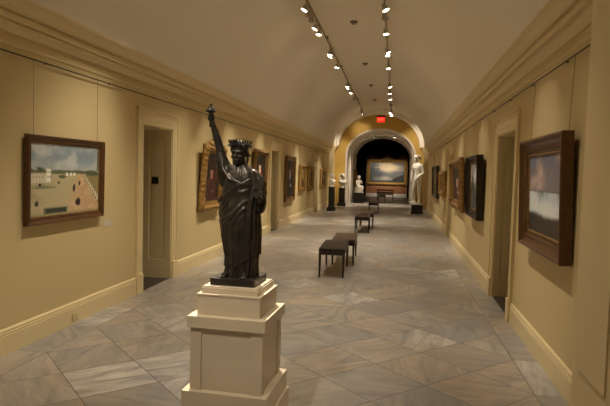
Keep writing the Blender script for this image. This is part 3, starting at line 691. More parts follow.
def canvas(w, h, fn, parent, y=-.02, z0=0, res=150, gain=(1.18, 1.22, 1.26)):
    nx = res; ny = max(12, int(res*h/w))
    us, vs = np.linspace(0, 1, nx+1), np.linspace(0, 1, ny+1)
    U, V = np.meshgrid(us, vs); C_ = np.clip(fn(U, V)*np.array(gain), 0, .96)
    L = np.where(C_ <= .04045, C_/12.92, ((C_+.055)/1.055)**2.4)
    co = np.stack([(U-.5)*w, np.full_like(U, y), z0+V*h], -1).reshape(-1, 3)
    i = np.arange(ny)[:, None]*(nx+1)+np.arange(nx)[None]; F = np.stack([i, i+1, i+nx+2, i+nx+1], -1).reshape(-1, 4)
    n0 = len(co); bk = [(-w/2, y+.016, z0), (w/2, y+.016, z0), (w/2, y+.016, z0+h), (-w/2, y+.016, z0+h)]
    me = bpy.data.meshes.new('canvas')
    cs = [0, nx, (ny+1)*(nx+1)-1, ny*(nx+1)]
    faces = F.tolist()+[[n0+3, n0+2, n0+1, n0]]
    me.from_pydata(co.tolist()+bk, [], faces); me.update()
    at = me.color_attributes.new('paint', 'FLOAT_COLOR', 'POINT')
    d = np.ones((len(co)+4, 4), np.float32); d[:len(co), :3] = L.reshape(-1, 3); d[len(co):, :3] = .15
    at.data.foreach_set('color', d.ravel())
    return obj('canvas', me, M_canvas, parent)
M_canvas = bpy.data.materials.new('oil_paint'); M_canvas.use_nodes = True
_nt = M_canvas.node_tree; _a = _nt.nodes.new('ShaderNodeVertexColor'); _a.layer_name = 'paint'
_nt.links.new(_a.outputs[0], _nt.nodes['Principled BSDF'].inputs['Base Color']); _nt.nodes['Principled BSDF'].inputs['Roughness'].default_value = .5
_n = _nt.nodes.new('ShaderNodeTexNoise'); _n.inputs['Scale'].default_value = 120; _b = _nt.nodes.new('ShaderNodeBump'); _b.inputs['Strength'].default_value = .15; _b.inputs['Distance'].default_value = .003
_nt.links.new(_n.outputs['Fac'], _b.inputs['Height']); _nt.links.new(_b.outputs[0], _nt.nodes['Principled BSDF'].inputs['Normal'])
def frame_mesh(w, h, prof):
    """prof: (inset from the outer edge, height out from the wall); local: x right, z up, -y out"""
    bm = bmesh.new(); Ls = []
    for d, e in prof: Ls.append([bm.verts.new(p) for p in ((-w/2+d, -e, d), (w/2-d, -e, d), (w/2-d, -e, h-d), (-w/2+d, -e, h-d))])
    for a, b in zip(Ls, Ls[1:]+Ls[:1]):
        for k in range(4): bm.faces.new((a[k], a[(k+1) % 4], b[(k+1) % 4], b[k]))
    bmesh.ops.recalc_face_normals(bm, faces=bm.faces); return bm
def ornate_mesh(w, h, prof, fw, t):
    """the same sweep with leaf swells along the rails and larger ones at the corners"""
    bm = bmesh.new(); rows = []; top = max(e for d, e in prof)
    per = []                                                        # stations round the frame: side, fraction
    cnt = [max(16, int(w/fw*7)), max(16, int(h/fw*7))]*2
    for sd in range(4):
        for i in range(cnt[sd]): per.append((sd, i/cnt[sd]))
    for sd, f in per:
        L_ = (w, h, w, h)[sd]; row = []
        for d, e in prof:
            x0, x1, z0, z1 = -w/2+d, w/2-d, d, h-d
            C4 = ((x0, z0), (x1, z0), (x1, z1), (x0, z1)); p, q = C4[sd], C4[(sd+1) % 4]
            s_ = f*L_; near = min(s_, L_-s_)
            am = max(0, e/top-.35)/.65; m = .16*abs(math.sin(PI*s_/(fw*.62)))*am
            cn = math.exp(-(near/(fw*1.1))**2); ee = e*(1+m+.22*cn*am) if e > .006 else e
            o = 0
            if d < fw*.25 and e > .006: o = fw*(.05*abs(math.sin(PI*s_/(fw*.62)))+.07*math.exp(-((near-fw*.8)/(fw*.5))**2)+.07*cn)
            nx, nz = ((0, -1), (1, 0), (0, 1), (-1, 0))[sd]
            row.append(bm.verts.new((p[0]+(q[0]-p[0])*f+nx*o, -ee, p[1]+(q[1]-p[1])*f+nz*o)))
        rows.append(row)
    n = len(prof)
    for a, b in zip(rows, rows[1:]+rows[:1]):
        for k in range(n): bm.faces.new((a[k], a[(k+1) % n], b[(k+1) % n], b[k]))
    bmesh.ops.recalc_face_normals(bm, faces=bm.faces); return bm
def prof_(kind, fw, t):
    if kind == 'plain': p = [(0, 0), (0, t*.85), (.004, t), (fw*.2, t), (fw*.3, t*.86), (fw*.5, t*.78), (fw*.62, t*.6), (fw*.72, t*.6), (fw*.75, t*.66), (fw*.88, t*.66), (fw*.92, t*.42), (fw, t*.38)]
    elif kind == 'cove': p = [(0, 0), (0, t*.9), (.006, t*.96), (.012, t), (fw*.14, t), (fw*.18, t*.93), (fw*.32, t*.62), (fw*.5, t*.46), (fw*.62, t*.42), (fw*.66, t*.50), (fw*.76, t*.50), (fw*.80, t*.38), (fw, t*.30)]
    else: p = [(0, 0), (0, t*.45), (fw*.08, t*.62), (fw*.2, t*.7), (fw*.3, t*.95), (fw*.42, t), (fw*.52, t*.92), (fw*.60, t*.62), (fw*.72, t*.5), (fw*.78, t*.55), (fw*.86, t*.55), (fw*.9, t*.4), (fw, t*.34)]
    return p+[(fw, .004)]
def painting(side, y0, y1, z0, z1, fn, label, kind='plain', fw=.09, t=.06, m=M_walnut, lean=0, wires=True, group=None, liner=M_gilt2, ornate=False, crest=False, res=150, at=None, off=.012, gain=(1.18, 1.22, 1.26)):
    w, h = abs(y1-y0), z1-z0; yc = (y0+y1)/2
    if at is not None: loc, rz = at
    elif side == 'left': loc, rz = (XL+off, yc, z0), PI/2
    else: loc, rz = (XR(yc)-off, yc, z0), -PI/2-K
    r = thing('framed_painting', label, 'painting', loc, (lean, 0, rz), group)
    f = obj('frame', ornate_mesh(w, h, prof_(kind, fw, t), fw, t), m, r, smooth=True, auto=.7) if ornate else obj('frame', frame_mesh(w, h, prof_(kind, fw, t)), m, r)
    lw = min(.02, fw*.2)
    l = obj('liner', frame_mesh(w-2*fw+.004, h-2*fw+.004, [(0, .006), (0, t*.38), (lw*.5, t*.42), (lw, t*.30), (lw, .006)]), liner, r); l.location = (0, 0, fw-.002)
    canvas(w-2*fw-2*lw+.006, h-2*fw-2*lw+.006, fn, r, -t*.24, fw+lw-.003, res, gain)
    if crest:
        c = Clay(); q = fw
        def b2(x, z, sx, sz): c.ell((x, -t*.6, z), (sx, t*.45, sz))
        b2(0, h+q*.55, q*.75, q*1.0); b2(0, h+q*1.5, q*.38, q*.55)
        for sg in (-1, 1): b2(sg*q*.9, h+q*.3, q*.6, q*.5); b2(sg*q*1.7, h+q*.1, q*.6, q*.35)
        c.build('crest', m, r, q*.06, 2)
    if wires:
        Mw = Matrix.LocRotScale(Vector(loc), Euler((lean, 0, rz)), Vector((1, 1, 1))); iv = Mw.inverted()
        for s in (-1, 1):
            x = s*(w/2-min(.12, w*.12)); p = Mw @ Vector((x, -.012, h-.02)); q = p.copy(); q.z = 2.758
            if side == 'left': q.x = XL+.035
            else: q.x = XR(p.y)-.035
            bm = bmesh.new(); tube(bm, [iv @ p, iv @ q], .0018, 6); obj('hanging_wire', bm, M_wire, r)
    return r
GL, GR = 'paintings along the left wall', 'paintings along the right wall'
painting('left', 4.76, 6.16, 1.165, 2.05, paint_plaza, 'wide town square view in a brown wooden frame, nearest painting on the left wall', 'plain', .068, .05, M_walnut, .012, group=GL, res=230, gain=(1.36, 1.38, 1.36))
painting('left', 9.48, 10.64, .99, 2.22, portrait((.10, .08, .065), (.24, .12, .10), 60, False, (.30, .10, .08), (.48, .64), (.62, .43, .35)), 'large portrait leaning forward in an ornate crested gilt frame, behind the raised arm', 'ornate', .16, .09, M_gilt, .07, wires=False, group=GL, ornate=True, crest=True)
painting('left', 13.25, 14.60, 1.08, 2.30, portrait((.085, .07, .055), (.42, .12, .09), 71, True, None, (.5, .70), (.80, .66, .54)), 'portrait with a red and white garment in a gilt frame, just past the bronze head', 'ornate', .13, .08, M_gilt2, .03, wires=False, group=GL, ornate=True)
painting('left', 17.35, 18.95, .775, 2.265, portrait((.10, .085, .06), (.08, .07, .065), 83, True, (.22, .12, .07), (.5, .72)), 'tall dark portrait in a brown frame between the second doorway and two gilt frames', 'plain', .13, .07, M_gilt2, .015, wires=True, group=GL)
painting('left', 19.95, 21.15, 1.03, 2.04, scape((.52, .42, .26), (.40, .28, .14), (.18, .11, .06), 91), 'gilt framed golden landscape, nearer of two left wall pictures before the last doorway', 'ornate', .17, .08, M_gilt, .02, wires=False, group=GL, ornate=True)
painting('left', 22.0, 23.3, 1.0, 2.0, portrait((.14, .10, .06), (.30, .19, .10), 97, False, None, (.5, .66)), 'gilt framed brown portrait, farther of two left wall pictures before the last doorway', 'ornate', .17, .08, M_gilt, .02, wires=False, group=GL, ornate=True)
painting('left', 25.75, 27.45, .98, 1.93, scape((.44, .36, .22), (.30, .21, .11), (.15, .10, .06), 101), 'small gilt framed picture on the left wall beside the first marble bust', 'ornate', .17, .08, M_gilt, .0, wires=False, group=GL, ornate=True)
painting('right', 4.68, 6.25, 1.065, 2.15, paint_mist, 'cloudy view of white water in a deep gilt lined frame, nearest on the right wall', 'cove', .15, .10, M_walnut, .030, group=GR, res=200)
painting('right', 9.52, 11.08, 1.03, 2.135, scape((.55, .55, .56), (.30, .31, .31), (.13, .13, .13), 111), 'pale sky picture in a deep dark frame, first past the right doorway', 'cove', .13, .115, M_darkframe, .035, group=GR)
painting('right', 12.25, 14.55, .99, 2.16, portrait((.11, .08, .06), (.20, .07, .06), 121, True, (.30, .10, .07), (.45, .64)), 'leaning brown and red portrait in a gilt frame, second past the right doorway', 'ornate', .20, .10, M_gilt2, .05, group=GR, ornate=True)
painting('right', 17.15, 19.25, 1.11, 1.895, scape((.46, .38, .24), (.34, .24, .13), (.17, .11, .06), 131), 'small bright gilt frame on right wall, nearer of two before the white standing figure', 'ornate', .20, .09, M_gilt, .03, wires=False, group=GR, ornate=True)
painting('right', 20.25, 23.3, .93, 2.12, scape((.34, .27, .17), (.22, .15, .09), (.10, .07, .05), 141), 'large dark framed picture on the right wall, closest to the white standing figure', 'cove', .22, .10, M_darkframe, .03, wires=False, group=GR)
painting('left', 33.85, 35.35, .98, 1.98, scape((.46, .36, .20), (.34, .24, .12), (.18, .12, .06), 151), 'gilt framed picture on the left side of the passage, behind the seated marble figure', 'ornate', .20, .09, M_gilt, .0, wires=False, ornate=True, at=((OC-OA+.085, 34.9, .98), PI/2))
big = painting('far', -2.12, .92, .93, 2.87, paint_valley, 'huge glowing mountain lake landscape in a wide gilt frame, between black curtains', 'ornate', .21, .14, M_gilt, .0, wires=False, ornate=True, crest=True, res=220, gain=(.88, .82, .76), at=((-.63, 43.17, .93), 0))

# ------------------------------------------------------------------ labels, outlet, small sign
o = obj('wall_label', box(-.0, .004, -.085, .085, 1.015, 1.115), M_white); o.location = (XL, 6.345, 0); tag(o, 'small white label card on the left wall beside the town square painting', 'label')
o = obj('wall_label', box(0, .12, -.004, 0, 1.52, 1.66), M_white); o.location = (-3.02, 29.998, 0); tag(o, 'small white label card on the ochre wall between the two busts', 'label')
o = thing('wall_outlet', 'ivory outlet plate set in the left baseboard, below the town square painting', 'outlet', (XL+.030, 5.61, .075), (0, 0, PI/2))
bm = bmesh.new(); bx(bm, -.058, .058, -.006, 0, -.036, .036, .002); obj('cover_plate', bm, M_outlet, o)
for s in (-1, 1): obj('socket', box(s*.026-.014, s*.026+.014, -.008, -.005, -.015, .015), M_outlet, o)
o = thing('door_sign', 'small square black sign on the panelled reveal of the first left doorway', 'sign', (-3.765, 8.33-.0205, 1.505))
bm = bmesh.new(); bx(bm, -.055, .055, -.01, 0, 0, .11, .002); obj('plate', bm, M_blacksign, o)

# ------------------------------------------------------------------ marble sculptures
def pillar_base(r, h, w, m=M_dkstone):
    bm = bmesh.new(); bx(bm, -w*.72, w*.72, -w*.72, w*.72, 0, .16, .01); bx(bm, -w*.62, w*.62, -w*.62, w*.62, .16, .20, .01); obj('base', bm, m, r)
    bm = bmesh.new(); bx(bm, -w*.5, w*.5, -w*.5, w*.5, .20, h-.06, .006); obj('shaft', bm, m, r)
    bm = bmesh.new(); bx(bm, -w*.56, w*.56, -w*.56, w*.56, h-.06, h, .008); obj('cap', bm, m, r)
p1 = thing('column_pedestal', 'tall dark green stone pedestal under the first marble bust, by the left wall', 'pedestal', (-2.86, 25.4, 0)); pillar_base(p1, 1.12, .27)
p2 = thing('column_pedestal', 'tall dark stone pedestal under the second bust, against the ochre wall', 'pedestal', (-2.76, 29.35, 0)); pillar_base(p2, .98, .31)
p3 = thing('block_pedestal', 'low wide black block under the seated marble figure, in the passage', 'pedestal', (-2.11, 33.15, 0))
bm = bmesh.new(); bx(bm, -.30, .30, -.30, .30, 0, .07, .006); obj('base', bm, M_black, p3); bm = bmesh.new(); bx(bm, -.28, .28, -.28, .28, .07, .62, .006); obj('block', bm, M_black, p3)
p4 = thing('block_pedestal', 'low black block under the standing white marble figure, right of the arch', 'pedestal', (1.03, 25.65, 0))
bm = bmesh.new(); bx(bm, -.275, .275, -.275, .275, 0, .10, .008); obj('base', bm, M_black, p4); bm = bmesh.new(); bx(bm, -.25, .25, -.25, .25, .10, .41, .006); obj('block', bm, M_black, p4)
def bust(label, loc, rz, s, veil=False, turn=0):
    r = thing('marble_bust', label, 'bust', loc, (0, 0, rz))
    bm = bmesh.new(); lathe(bm, [(.10*s, 0), (.10*s, .02*s), (.075*s, .04*s), (.055*s, .08*s), (.065*s, .12*s), (.05*s, .13*s)], 28); obj('socle', bm, M_marble, r, smooth=True, auto=.6)
    c = Clay(); c.M = Matrix.Scale(s, 4)
    c.loft([(0, .0, .11, .05, .045), (0, -.01, .17, .12, .085), (0, -.005, .24, .185, .105), (0, 0, .30, .205, .10), (0, .01, .335, .16, .085), (0, .01, .36, .075, .06)])
    c.chain([(0, .015, .33), (0, .0, .40), (0, -.005, .44)], [.065, .055, .055]); c.head((0, -.02, .40), .24, turn=turn, nod=.05)
    c.build('body', M_marble, r, .007*s, 2)
    c = Clay(); c.M = Matrix.Scale(s, 4)
    c.ell((0, .02, .565), (.088, .10, .085)); c.ell((0, .115, .52), (.05, .05, .05))
    for q in (-1, 1):
        for j in range(4): c.chain([(q*.015, -.085, .62), (q*.065, -.06+.03*j, .60-.012*j), (q*.085, .02+.02*j, .54-.02*j), (q*.04, .10, .50)], [.014, .018, .018, .014])
        if veil: c.chain([(q*.085, .03, .50), (q*.10, .0, .42), (q*.11, -.05, .34)], [.028, .026, .022])
    c.build('hair', M_marble, r, .007*s, 1)
    c = Clay(); c.M = Matrix.Scale(s, 4)
    for j in range(5):
        y = -.10+.012*j; c.chain([(-.19+.02*j, -.02, .32-.03*j), (-.10, y-.0, .25-.03*j), (.02, y-.005, .215-.018*j), (.12, y+.01, .25-.03*j), (.18-.01*j, -.01, .31-.03*j)], [.014, .017, .018, .017, .014])
    c.build('drapery', M_marble, r, .006*s, 1)
    return r
bust('first white marble bust, on the tall dark pedestal beside the left wall', (-2.86, 25.4, 1.12), .7, .95)
bust('larger white marble bust with draped hair, on the dark pedestal against the ochre wall', (-2.76, 29.35, .98), .5, 1.20, True, .5)
# seated marble figure in the passage
r = thing('marble_figure', 'seated white marble figure on the low black block in the passage', 'sculpture', (-2.11, 33.15, .62), (0, 0, .55))
bm = bmesh.new(); bx(bm, -.21, .21, -.22, .20, 0, .06, .01); bx(bm, -.16, .16, -.05, .18, .06, .32, .03); obj('seat_rock', bm, M_marble, r, smooth=True, auto=.6)
c = Clay()
c.loft([(0, .04, .30, .15, .12), (0, .05, .38, .145, .11), (0, .05, .50, .105, .085), (0, .045, .62, .13, .09), (0, .04, .70, .145, .08), (0, .04, .745, .09, .06), (0, .04, .765, .05, .05)])
c.chain([(0, .04, .73), (0, .02, .81)], [.05, .042]); c.head((0, .0, .80), .22, turn=-.4, nod=.18)
for s, dx in ((-1, 0), (1, .02)):
    c.chain([(s*.075, .02, .36), (s*.085, -.21-dx, .37), (s*.075, -.19+dx, .22), (s*.07, -.17+dx*3, .085)], [.082, .062, .050, .032]); c.ell((s*.07, -.215+dx*3, .082), (.036, .075, .024))
c.chain([(-.14, .04, .70), (-.175, .0, .55), (-.10, -.14, .46)], [.044, .036, .026]); c.chain([(.14, .04, .70), (.175, -.05, .56), (.09, -.16, .60), (.05, -.12, .70)], [.044, .036, .028, .022])
for (hx_, hy_, hz_, dx_, dz_) in ((-.10, -.14, .455, .04, -.03), (.045, -.115, .715, -.02, .05)):
    c.ell((hx_, hy_, hz_), (.026, .03, .022))
    for j in range(5): c.chain([(hx_+(j-2)*.009, hy_-.015, hz_), (hx_+(j-2)*.011+dx_*.5, hy_-.04, hz_+dz_*.5), (hx_+(j-2)*.011+dx_, hy_-.05, hz_+dz_)], [.009, .008, .007])
c.build('body', M_marble, r, .009, 2)
c = Clay(); c.ell((0, .03, .955), (.085, .095, .075)); c.ell((0, .13, .92), .045)
for s in (-1, 1): c.chain([(s*.02, -.07, 1.0), (s*.08, .0, .96), (s*.085, .06, .90), (s*.06, .10, .80)], [.016, .022, .024, .02])
c.build('hair', M_marble, r, .008, 1)
c = Clay()
for j in range(9): 
    x = -.14+.035*j; c.chain([(x, -.05, .41), (x*1.05, -.18, .40), (x*1.1, -.255, .36), (x*1.05, -.23, .20), (x, -.20, .09)], [.026, .026, .026, .024, .02])
c.build('drapery', M_marble, r, .009, 2)
# standing marble figure by the right pilaster
r = thing('marble_figure', 'tall standing white marble figure on a black block, right of the ochre arch', 'sculpture', (1.0, 25.65, .41), (0, 0, -.65))
bm = bmesh.new(); lathe(bm, [(.235, 0), (.235, .05), (.22, .065)], 32); obj('base', bm, M_marble, r, smooth=True, auto=.6)
c = Clay(); c.M = Matrix.Scale(1.30, 4); b0 = .05
def P(*p): return (p[0], p[1], p[2]+b0)
c.loft([(.01, 0, b0+.80, .150, .105), (.01, 0, b0+.88, .165, .112), (.012, 0, b0+.95, .155, .105), (.008, -.005, b0+1.05, .115, .088), (.0, -.005, b0+1.14, .125, .095), (-.005, -.01, b0+1.24, .150, .105), (-.008, 0, b0+1.33, .165, .09), (-.008, .005, b0+1.385, .12, .068), (-.006, .005, b0+1.42, .06, .055)])
c.chain([P(-.006, .005, 1.40), P(-.01, -.005, 1.50)], [.056, .048]); c.head(P(-.012, -.03, 1.475), .225, turn=-.7, nod=.12)
c.chain([P(.085, 0, .86), P(.095, -.01, .50), P(.09, .005, .44), P(.085, .03, .09)], [.088, .058, .055, .036]); c.chain([P(-.075, 0, .86), P(-.10, -.075, .50), P(-.10, -.07, .45), P(-.085, .0, .10)], [.086, .056, .053, .034])
for x, y, t in ((.085, -.01, .1), (-.085, -.05, -.1)):
    c.chain([P(x, y+.06, .05), P(x+t*.2, y-.03, .045), P(x+t*.5, y-.10, .03)], [.042, .038, .025])
    for q in range(5): c.chain([P(x+t*.5+(q-2)*.017, y-.10, .028), P(x+t*.6+(q-2)*.018, y-.135+.008*abs(q-1), .022)], [.012, .010])
c.chain([P(-.165, .0, 1.34), P(-.225, .01, 1.07), P(-.20, -.07, .84)], [.052, .042, .028]); c.chain([P(.155, .0, 1.34), P(.225, .03, 1.08), P(.10, -.12, .90)], [.052, .042, .028])
for hx_, hy_, hz_, ux, uz in ((-.195, -.085, .80, .0, -1), (.075, -.135, .875, -.6, -.8)):
    c.ell(P(hx_, hy_, hz_), (.030, .022, .042))
    for j in range(4): 
        o_ = (j-1.5)*.015; l_ = (.075, .085, .08, .065)[j]
        c.chain([P(hx_+o_, hy_, hz_-.03), P(hx_+o_+ux*l_*.5, hy_-.008, hz_-.03+uz*l_*.5), P(hx_+o_+ux*l_, hy_+.006, hz_-.03+uz*l_)], [.0095, .009, .0075])
    c.chain([P(hx_-.02, hy_-.015, hz_), P(hx_-.035, hy_-.03, hz_-.035), P(hx_-.03, hy_-.03, hz_-.06)], [.012, .010, .008])
c.build('body', M_marble, r, .010, 2)
c = Clay(); c.M = Matrix.Scale(1.30, 4); c.ell(P(-.005, .0, 1.63), (.088, .10, .075)); c.ell(P(.04, .10, 1.58), .05)
for s in (-1, 1): c.chain([P(-.012, -.10, 1.69), P(s*.06, -.05, 1.66), P(s*.088, .02, 1.60), P(.03, .10, 1.57)], [.018, .022, .022, .018])
c.build('hair', M_marble, r, .010, 1)
c = Clay(); c.M = Matrix.Scale(1.30, 4)                             # cloth hanging over a post at the figure's side
c.chain([P(-.20, .03, .02), P(-.195, .02, .40), P(-.19, .01, .78)], [.065, .058, .060])
for j in range(7):
    a = j*.9; c.chain([P(-.19+.05*math.cos(a), .01+.05*math.sin(a), .80), P(-.195+.066*math.cos(a+.2), .02+.066*math.sin(a+.2), .5), P(-.20+.072*math.cos(a), .03+.072*math.sin(a), .06+.03*(j % 3))], [.02, .022, .02])
c.build('draped_post', M_marble, r, .011, 2)

# ------------------------------------------------------------------ stage curtain round the far painting
cu = thing('stage_curtain', 'black velvet curtain with swagged top around the huge landscape', 'curtain', (-.63, 42.82, 0))
def drape(x0, x1, zt, zb, amp, nf, name):
    bm = bmesh.new(); nx = 90; nz = 40
    rows = [[[bm.verts.new((x0+(x1-x0)*i/nx, amp*math.sin(nf*2*PI*i/nx+.5*math.sin(j/9))+d, zb(i/nx)+(zt-zb(i/nx))*j/nz)) for i in range(nx+1)] for j in range(nz+1)] for d in (0, .03)]
    for R_ in rows:
        for a, b in zip(R_, R_[1:]):
            for i in range(nx): bm.faces.new((a[i], a[i+1], b[i+1], b[i]))
    for e in (0, nz):
        for i in range(nx): bm.faces.new((rows[0][e][i], rows[0][e][i+1], rows[1][e][i+1], rows[1][e][i]))
    for e in (0, nx):
        for j in range(nz): bm.faces.new((rows[0][j][e], rows[0][j+1][e], rows[1][j+1][e], rows[1][j][e]))
    bmesh.ops.recalc_face_normals(bm, faces=bm.faces); return obj(name, bm, M_velvet, cu, smooth=True)
drape(-2.9, -1.56, 4.9, lambda t: .02, .05, 9, 'drape'); drape(1.56, 2.9, 4.9, lambda t: .02, .05, 9, 'drape')
def swag(t): 
    s = (t*5.8-2.9); k = abs(math.sin(PI*(s/1.24)))
    return 3.34-.30*k if abs(s) < 1.24 else 3.34-.50*k
v = drape(-2.9, 2.9, 4.95, swag, .035, 22, 'valance'); v.location = (0, -.13, 0)

# ------------------------------------------------------------------ ceiling fittings
TRK = {'left': -1.74, 'right': -.31}; TZ = 4.96
def track(side):
    x = TRK[side]; r = thing('lighting_track', '%s of the two lighting tracks on the vaulted ceiling' % side, 'lighting track', (x, 0, TZ), group='ceiling lighting tracks')
    bm = bmesh.new(); bx(bm, -.013, .013, -2.0, 29.0, -.012, .015); obj('rail', bm, M_track, r)
    for i in range(9):
        y = -1+i*3.6; o = obj('standoff', box(-.03, .03, y-.03, y+.03, .015, .16), M_track, r)
    return r
track('left'); track('right')
W1, W2, WE = (1.0, .87, .70), (1.0, .85, .66), (1.0, .88, .72)
_hd = bmesh.new(); lathe(_hd, [(.020, .055), (.032, .048), (.040, .02), (.052, -.03), (.066, -.075), (.068, -.085), (.064, -.085), (.060, -.07)], 20)
ME_head = bpy.data.meshes.new('housing'); _hd.normal_update(); _hd.to_mesh(ME_head); _hd.free(); ME_head.materials.append(M_head)
_ln = bmesh.new(); lathe(_ln, [(.055, -.074), (.055, -.081), (.02, -.086)], 20)
ME_lens = bpy.data.meshes.new('lens'); _ln.to_mesh(ME_lens); _ln.free(); ME_lens.materials.append(M_lens)
_ad = bmesh.new(); bx(_ad, -.014, .014, -.05, .05, -.045, -.018, .003); tube(_ad, [(0, 0, -.04), (0, 0, -.11)], .008, 8)
ME_ad = bpy.data.meshes.new('adapter'); _ad.normal_update(); _ad.to_mesh(ME_ad); _ad.free(); ME_ad.materials.append(M_track)
def lamp(side, y, target, watt, angle=50, blend=1.0, label='', col=W1, lit=True, x=None, z=TZ, group=True, size=.05):
    x = TRK[side] if x is None else x
    r = thing('track_spotlight', label, 'spotlight', (x, y, z), group='track spotlights under the vault' if group is True else group)
    for nm, me in (('adapter', ME_ad),): o = bpy.data.objects.new(nm, me); COL.objects.link(o); o.parent = r
    hp = Vector((0, 0, -.135)); d = Vector(target)-(Vector((x, y, z))+hp); q = d.to_track_quat('-Z', 'Y')
    o = bpy.data.objects.new('housing', ME_head); COL.objects.link(o); o.parent = r; o.location = hp; o.rotation_mode = 'QUATERNION'; o.rotation_quaternion = q
    if not lit: return r
    e = bpy.data.objects.new('lens', ME_lens); COL.objects.link(e); e.parent = o
    if watt:
        l = bpy.data.lights.new('bulb', 'SPOT'); l.energy = watt; l.color = col; l.spot_size = math.radians(angle); l.spot_blend = blend; l.shadow_soft_size = size
        lo = bpy.data.objects.new('bulb', l); COL.objects.link(lo); lo.parent = o; lo.location = (0, 0, -.10)
    return r
ORD = 'first second third fourth fifth sixth seventh eighth ninth tenth eleventh twelfth thirteenth fourteenth fifteenth sixteenth'.split()
PW = 4.2
LY = [(10.28, 1, 9.8), (10.66, 0, 10.2), (11.0, 0, 10.6), (11.63, 1, 11.2), (12.08, 1, 11.6), (14.15, 1, 13.7), (14.42, 1, 14.0), (15.83, 1, 15.4), (19.35, 1, 18.9), (19.8, 1, 19.4),
      (20.86, 1, 20.4), (22.6, 1, 22.2), (26.9, 1, 26.4), (27.8, 1, 27.4), (28.4, 1, 0), (28.8, 1, 0)]
RY = [(10.38, 1, 9.9), (10.91, 0, 10.5), (12.1, 1, 11.7), (13.98, 1, 13.5), (14.27, 1, 13.8), (16.0, 1, 15.6), (19.44, 1, 19.0), (20.95, 1, 20.5), (22.55, 1, 22.1), (24.7, 1, 0), (26.9, 1, 0), (27.8, 1, 0), (28.4, 1, 0), (28.8, 1, 0)]
for i, (y, lit, ty) in enumerate(LY):
    fl = i % 3 != 0
    tgt = ((XL+1.1, ty, 0) if fl else (XL, ty, 1.1)) if ty and i not in (11, 12, 13) else ((-2.86, 25.4, 1.55) if i == 11 else (-3.0, 30, 2.6) if i == 12 else (-1.9, 30, 4.1) if i == 13 else (-2.76, 29.4, 1.4) if i == 14 else (-2.0, 29.2, .6))
    lamp('left', y, tgt, (105 if fl else 105)*PW*(1.6 if i == 14 else .25 if i in (13, 15) else 1) if lit else 0, 72 if fl and ty and i not in (11, 12, 13) else 34, label='%s spotlight on the left ceiling track, counted from the near end%s' % (ORD[i], '' if lit else ', turned away'), lit=bool(lit))
for i, (y, lit, ty) in enumerate(RY):
    fl = i % 3 != 0
    tgt = ((.25, ty, 0) if fl else (XR(ty), ty, 1.1)) if ty else {9: (1.0, 25.65, 1.9), 10: (1.1, 30, 3.2), 11: (-2.8, 25.4, 1.3), 12: (1.5, 28.0, 1.2), 13: (.3, 27.6, 0)}[i]
    lamp('right', y, tgt, (95 if fl else 60)*PW*(.25 if i > 11 else 2.4 if i in (9, 11) else 1) if lit else 0, 72 if fl and ty else 37, label='%s spotlight on the right ceiling track, counted from the near end%s' % (ORD[i], '' if lit else ', turned away'), lit=bool(lit))
# nearer lamps, unseen, added to light the near end and the figure
NEAR = [('left', 8.6, (XL, 8.9, 1.0), 48, 37), ('left', 7.0, (XL, 5.6, 1.05), 64, 40), ('left', 5.2, (-2.6, 5.9, 0), 80, 74), ('left', 5.6, (PX, PY, 1.35), 620, 25), ('left', 2.8, (-2.6, 3.0, 0), 62, 74),
        ('right', 8.6, (.3, 7.8, 0), 90, 72), ('right', 6.4, (1.44, 5.6, 1.0), 60, 37), ('right', 4.6, (.3, 4.6, 0), 48, 72), ('left', 1.0, (PX, PY, 1.25), 120, 24), ('right', .6, (PX, PY, 1.2), 30, 24),  # last two aimed at the figure are added fill for its front
        ('left', 8.0, (-2.4, 8.2, 0), 90, 72), ('right', 7.2, (-.2, 6.2, 0), 36, 72), ('right', .4, (.2, 1.0, 0), 40, 74)]
for i, (s, y, t, w, a) in enumerate(NEAR):
    lamp(s, y, t, w*PW, a, label='unseen spotlight on the %s ceiling track above the bronze figure, %s of the nearest group' % (s, ORD[i]), group='unseen track spotlights above the near end')
# passage and far room
for i, x in enumerate((-1.24, -.10)): lamp('left', 31.85, ((-2.3, 31.9, .9) if i == 0 else (-.3, 31.8, 0)), 130*PW, 75, x=x, z=4.06, label='%s of two small spotlights under the passage vault' % ('left' if i == 0 else 'right'), group='passage spotlights')
for i, x in enumerate((-1.7, -.6, .5)): lamp('left', 37.6, (-.63+(x+.6)*.8, 43.1, 1.55), 240*PW, 27, .8, x=x, z=5.0, col=WE, label='%s unseen spotlight in the far room, aimed at the huge landscape' % ORD[i], group='unseen far room spotlights')  # hidden lamps added to brighten the landscape
for i, y in enumerate((12.5, 17.2, 21.3, 25.5)):
    r = thing('ceiling_detector', '%s round detector along the crown of the vault, from the near end' % ORD[i], 'detector', (-1.03, y, 5.135), group='ceiling detectors')
    bm = bmesh.new(); lathe(bm, [(.085, 0), (.085, -.02), (.07, -.03)], 24); obj('mount', bm, M_grey, r, smooth=True, auto=.5)
    bm = bmesh.new(); lathe(bm, [(.05, -.03), (.055, -.05), (.04, -.065)], 24); obj('sensor_cap', bm, M_track, r, smooth=True, auto=.5)
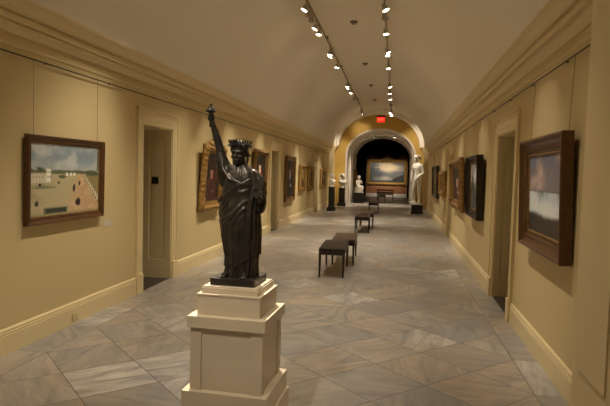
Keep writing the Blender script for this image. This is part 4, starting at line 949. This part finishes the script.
# exit sign hanging before the arch
ex = thing('exit_sign', 'glowing red exit sign hanging before the ochre arch', 'sign', (-.745, 26.0, 4.16))
bm = bmesh.new(); bx(bm, -.19, .19, -.035, .035, .235, .315, .005); obj('housing', bm, M_exitbox, ex)
for s in (-1, 1):
    bm = bmesh.new(); tube(bm, [(s*.12, 0, .31), (s*.12, 0, .97)], .004, 8); obj('hanger', bm, M_ceil, ex)
bm = bmesh.new(); bx(bm, -.175, .175, -.014, .014, 0, .237, .003); pn = obj('panel', bm, M_exit, ex)
tx = bpy.data.curves.new('exit_text', 'FONT'); tx.body = 'EXIT'; tx.size = .15; tx.align_x = 'CENTER'; tx.align_y = 'CENTER'; tx.extrude = .002; tx.materials.append(M_exitlet)
to = bpy.data.objects.new('tmp', tx); COL.objects.link(to)
mt = bpy.data.meshes.new_from_object(to.evaluated_get(bpy.context.evaluated_depsgraph_get())); bpy.data.objects.remove(to)
lt = obj('lettering', mt, M_exitlet, ex); lt.location = (0, -.0165, .115); lt.rotation_euler = (PI/2, 0, 0)

# ------------------------------------------------------------------ world and camera
w = bpy.data.worlds.new('World'); SC.world = w; w.use_nodes = True
w.node_tree.nodes['Background'].inputs[0].default_value = (.9, .75, .55, 1); w.node_tree.nodes['Background'].inputs[1].default_value = .01
cd = bpy.data.cameras.new('camera'); cam = bpy.data.objects.new('camera', cd); COL.objects.link(cam)
cd.sensor_width = 36; cd.lens = 552.6/610*36; cd.clip_end = 120; cd.clip_start = .05
yaw, pit, rol = .160, .056, .028
fw_ = Vector((-math.sin(yaw)*math.cos(pit), math.cos(yaw)*math.cos(pit), -math.sin(pit))); rt = Vector((math.cos(yaw), math.sin(yaw), 0)); up = rt.cross(fw_)
r2 = math.cos(rol)*rt+math.sin(rol)*up; u2 = -math.sin(rol)*rt+math.cos(rol)*up
cam.matrix_world = Matrix(((r2.x, u2.x, -fw_.x, 0), (r2.y, u2.y, -fw_.y, 0), (r2.z, u2.z, -fw_.z, 1.76), (0, 0, 0, 1)))
SC.camera = cam
vs = SC.view_settings; vs.view_transform = 'Standard'; vs.look = 'None'; vs.gamma = 1; vs.use_curve_mapping = False; vs.exposure = -0.25
SC.cycles.use_denoising = True; SC.cycles.max_bounces = 10; SC.cycles.diffuse_bounces = 6; SC.cycles.sample_clamp_indirect = 4
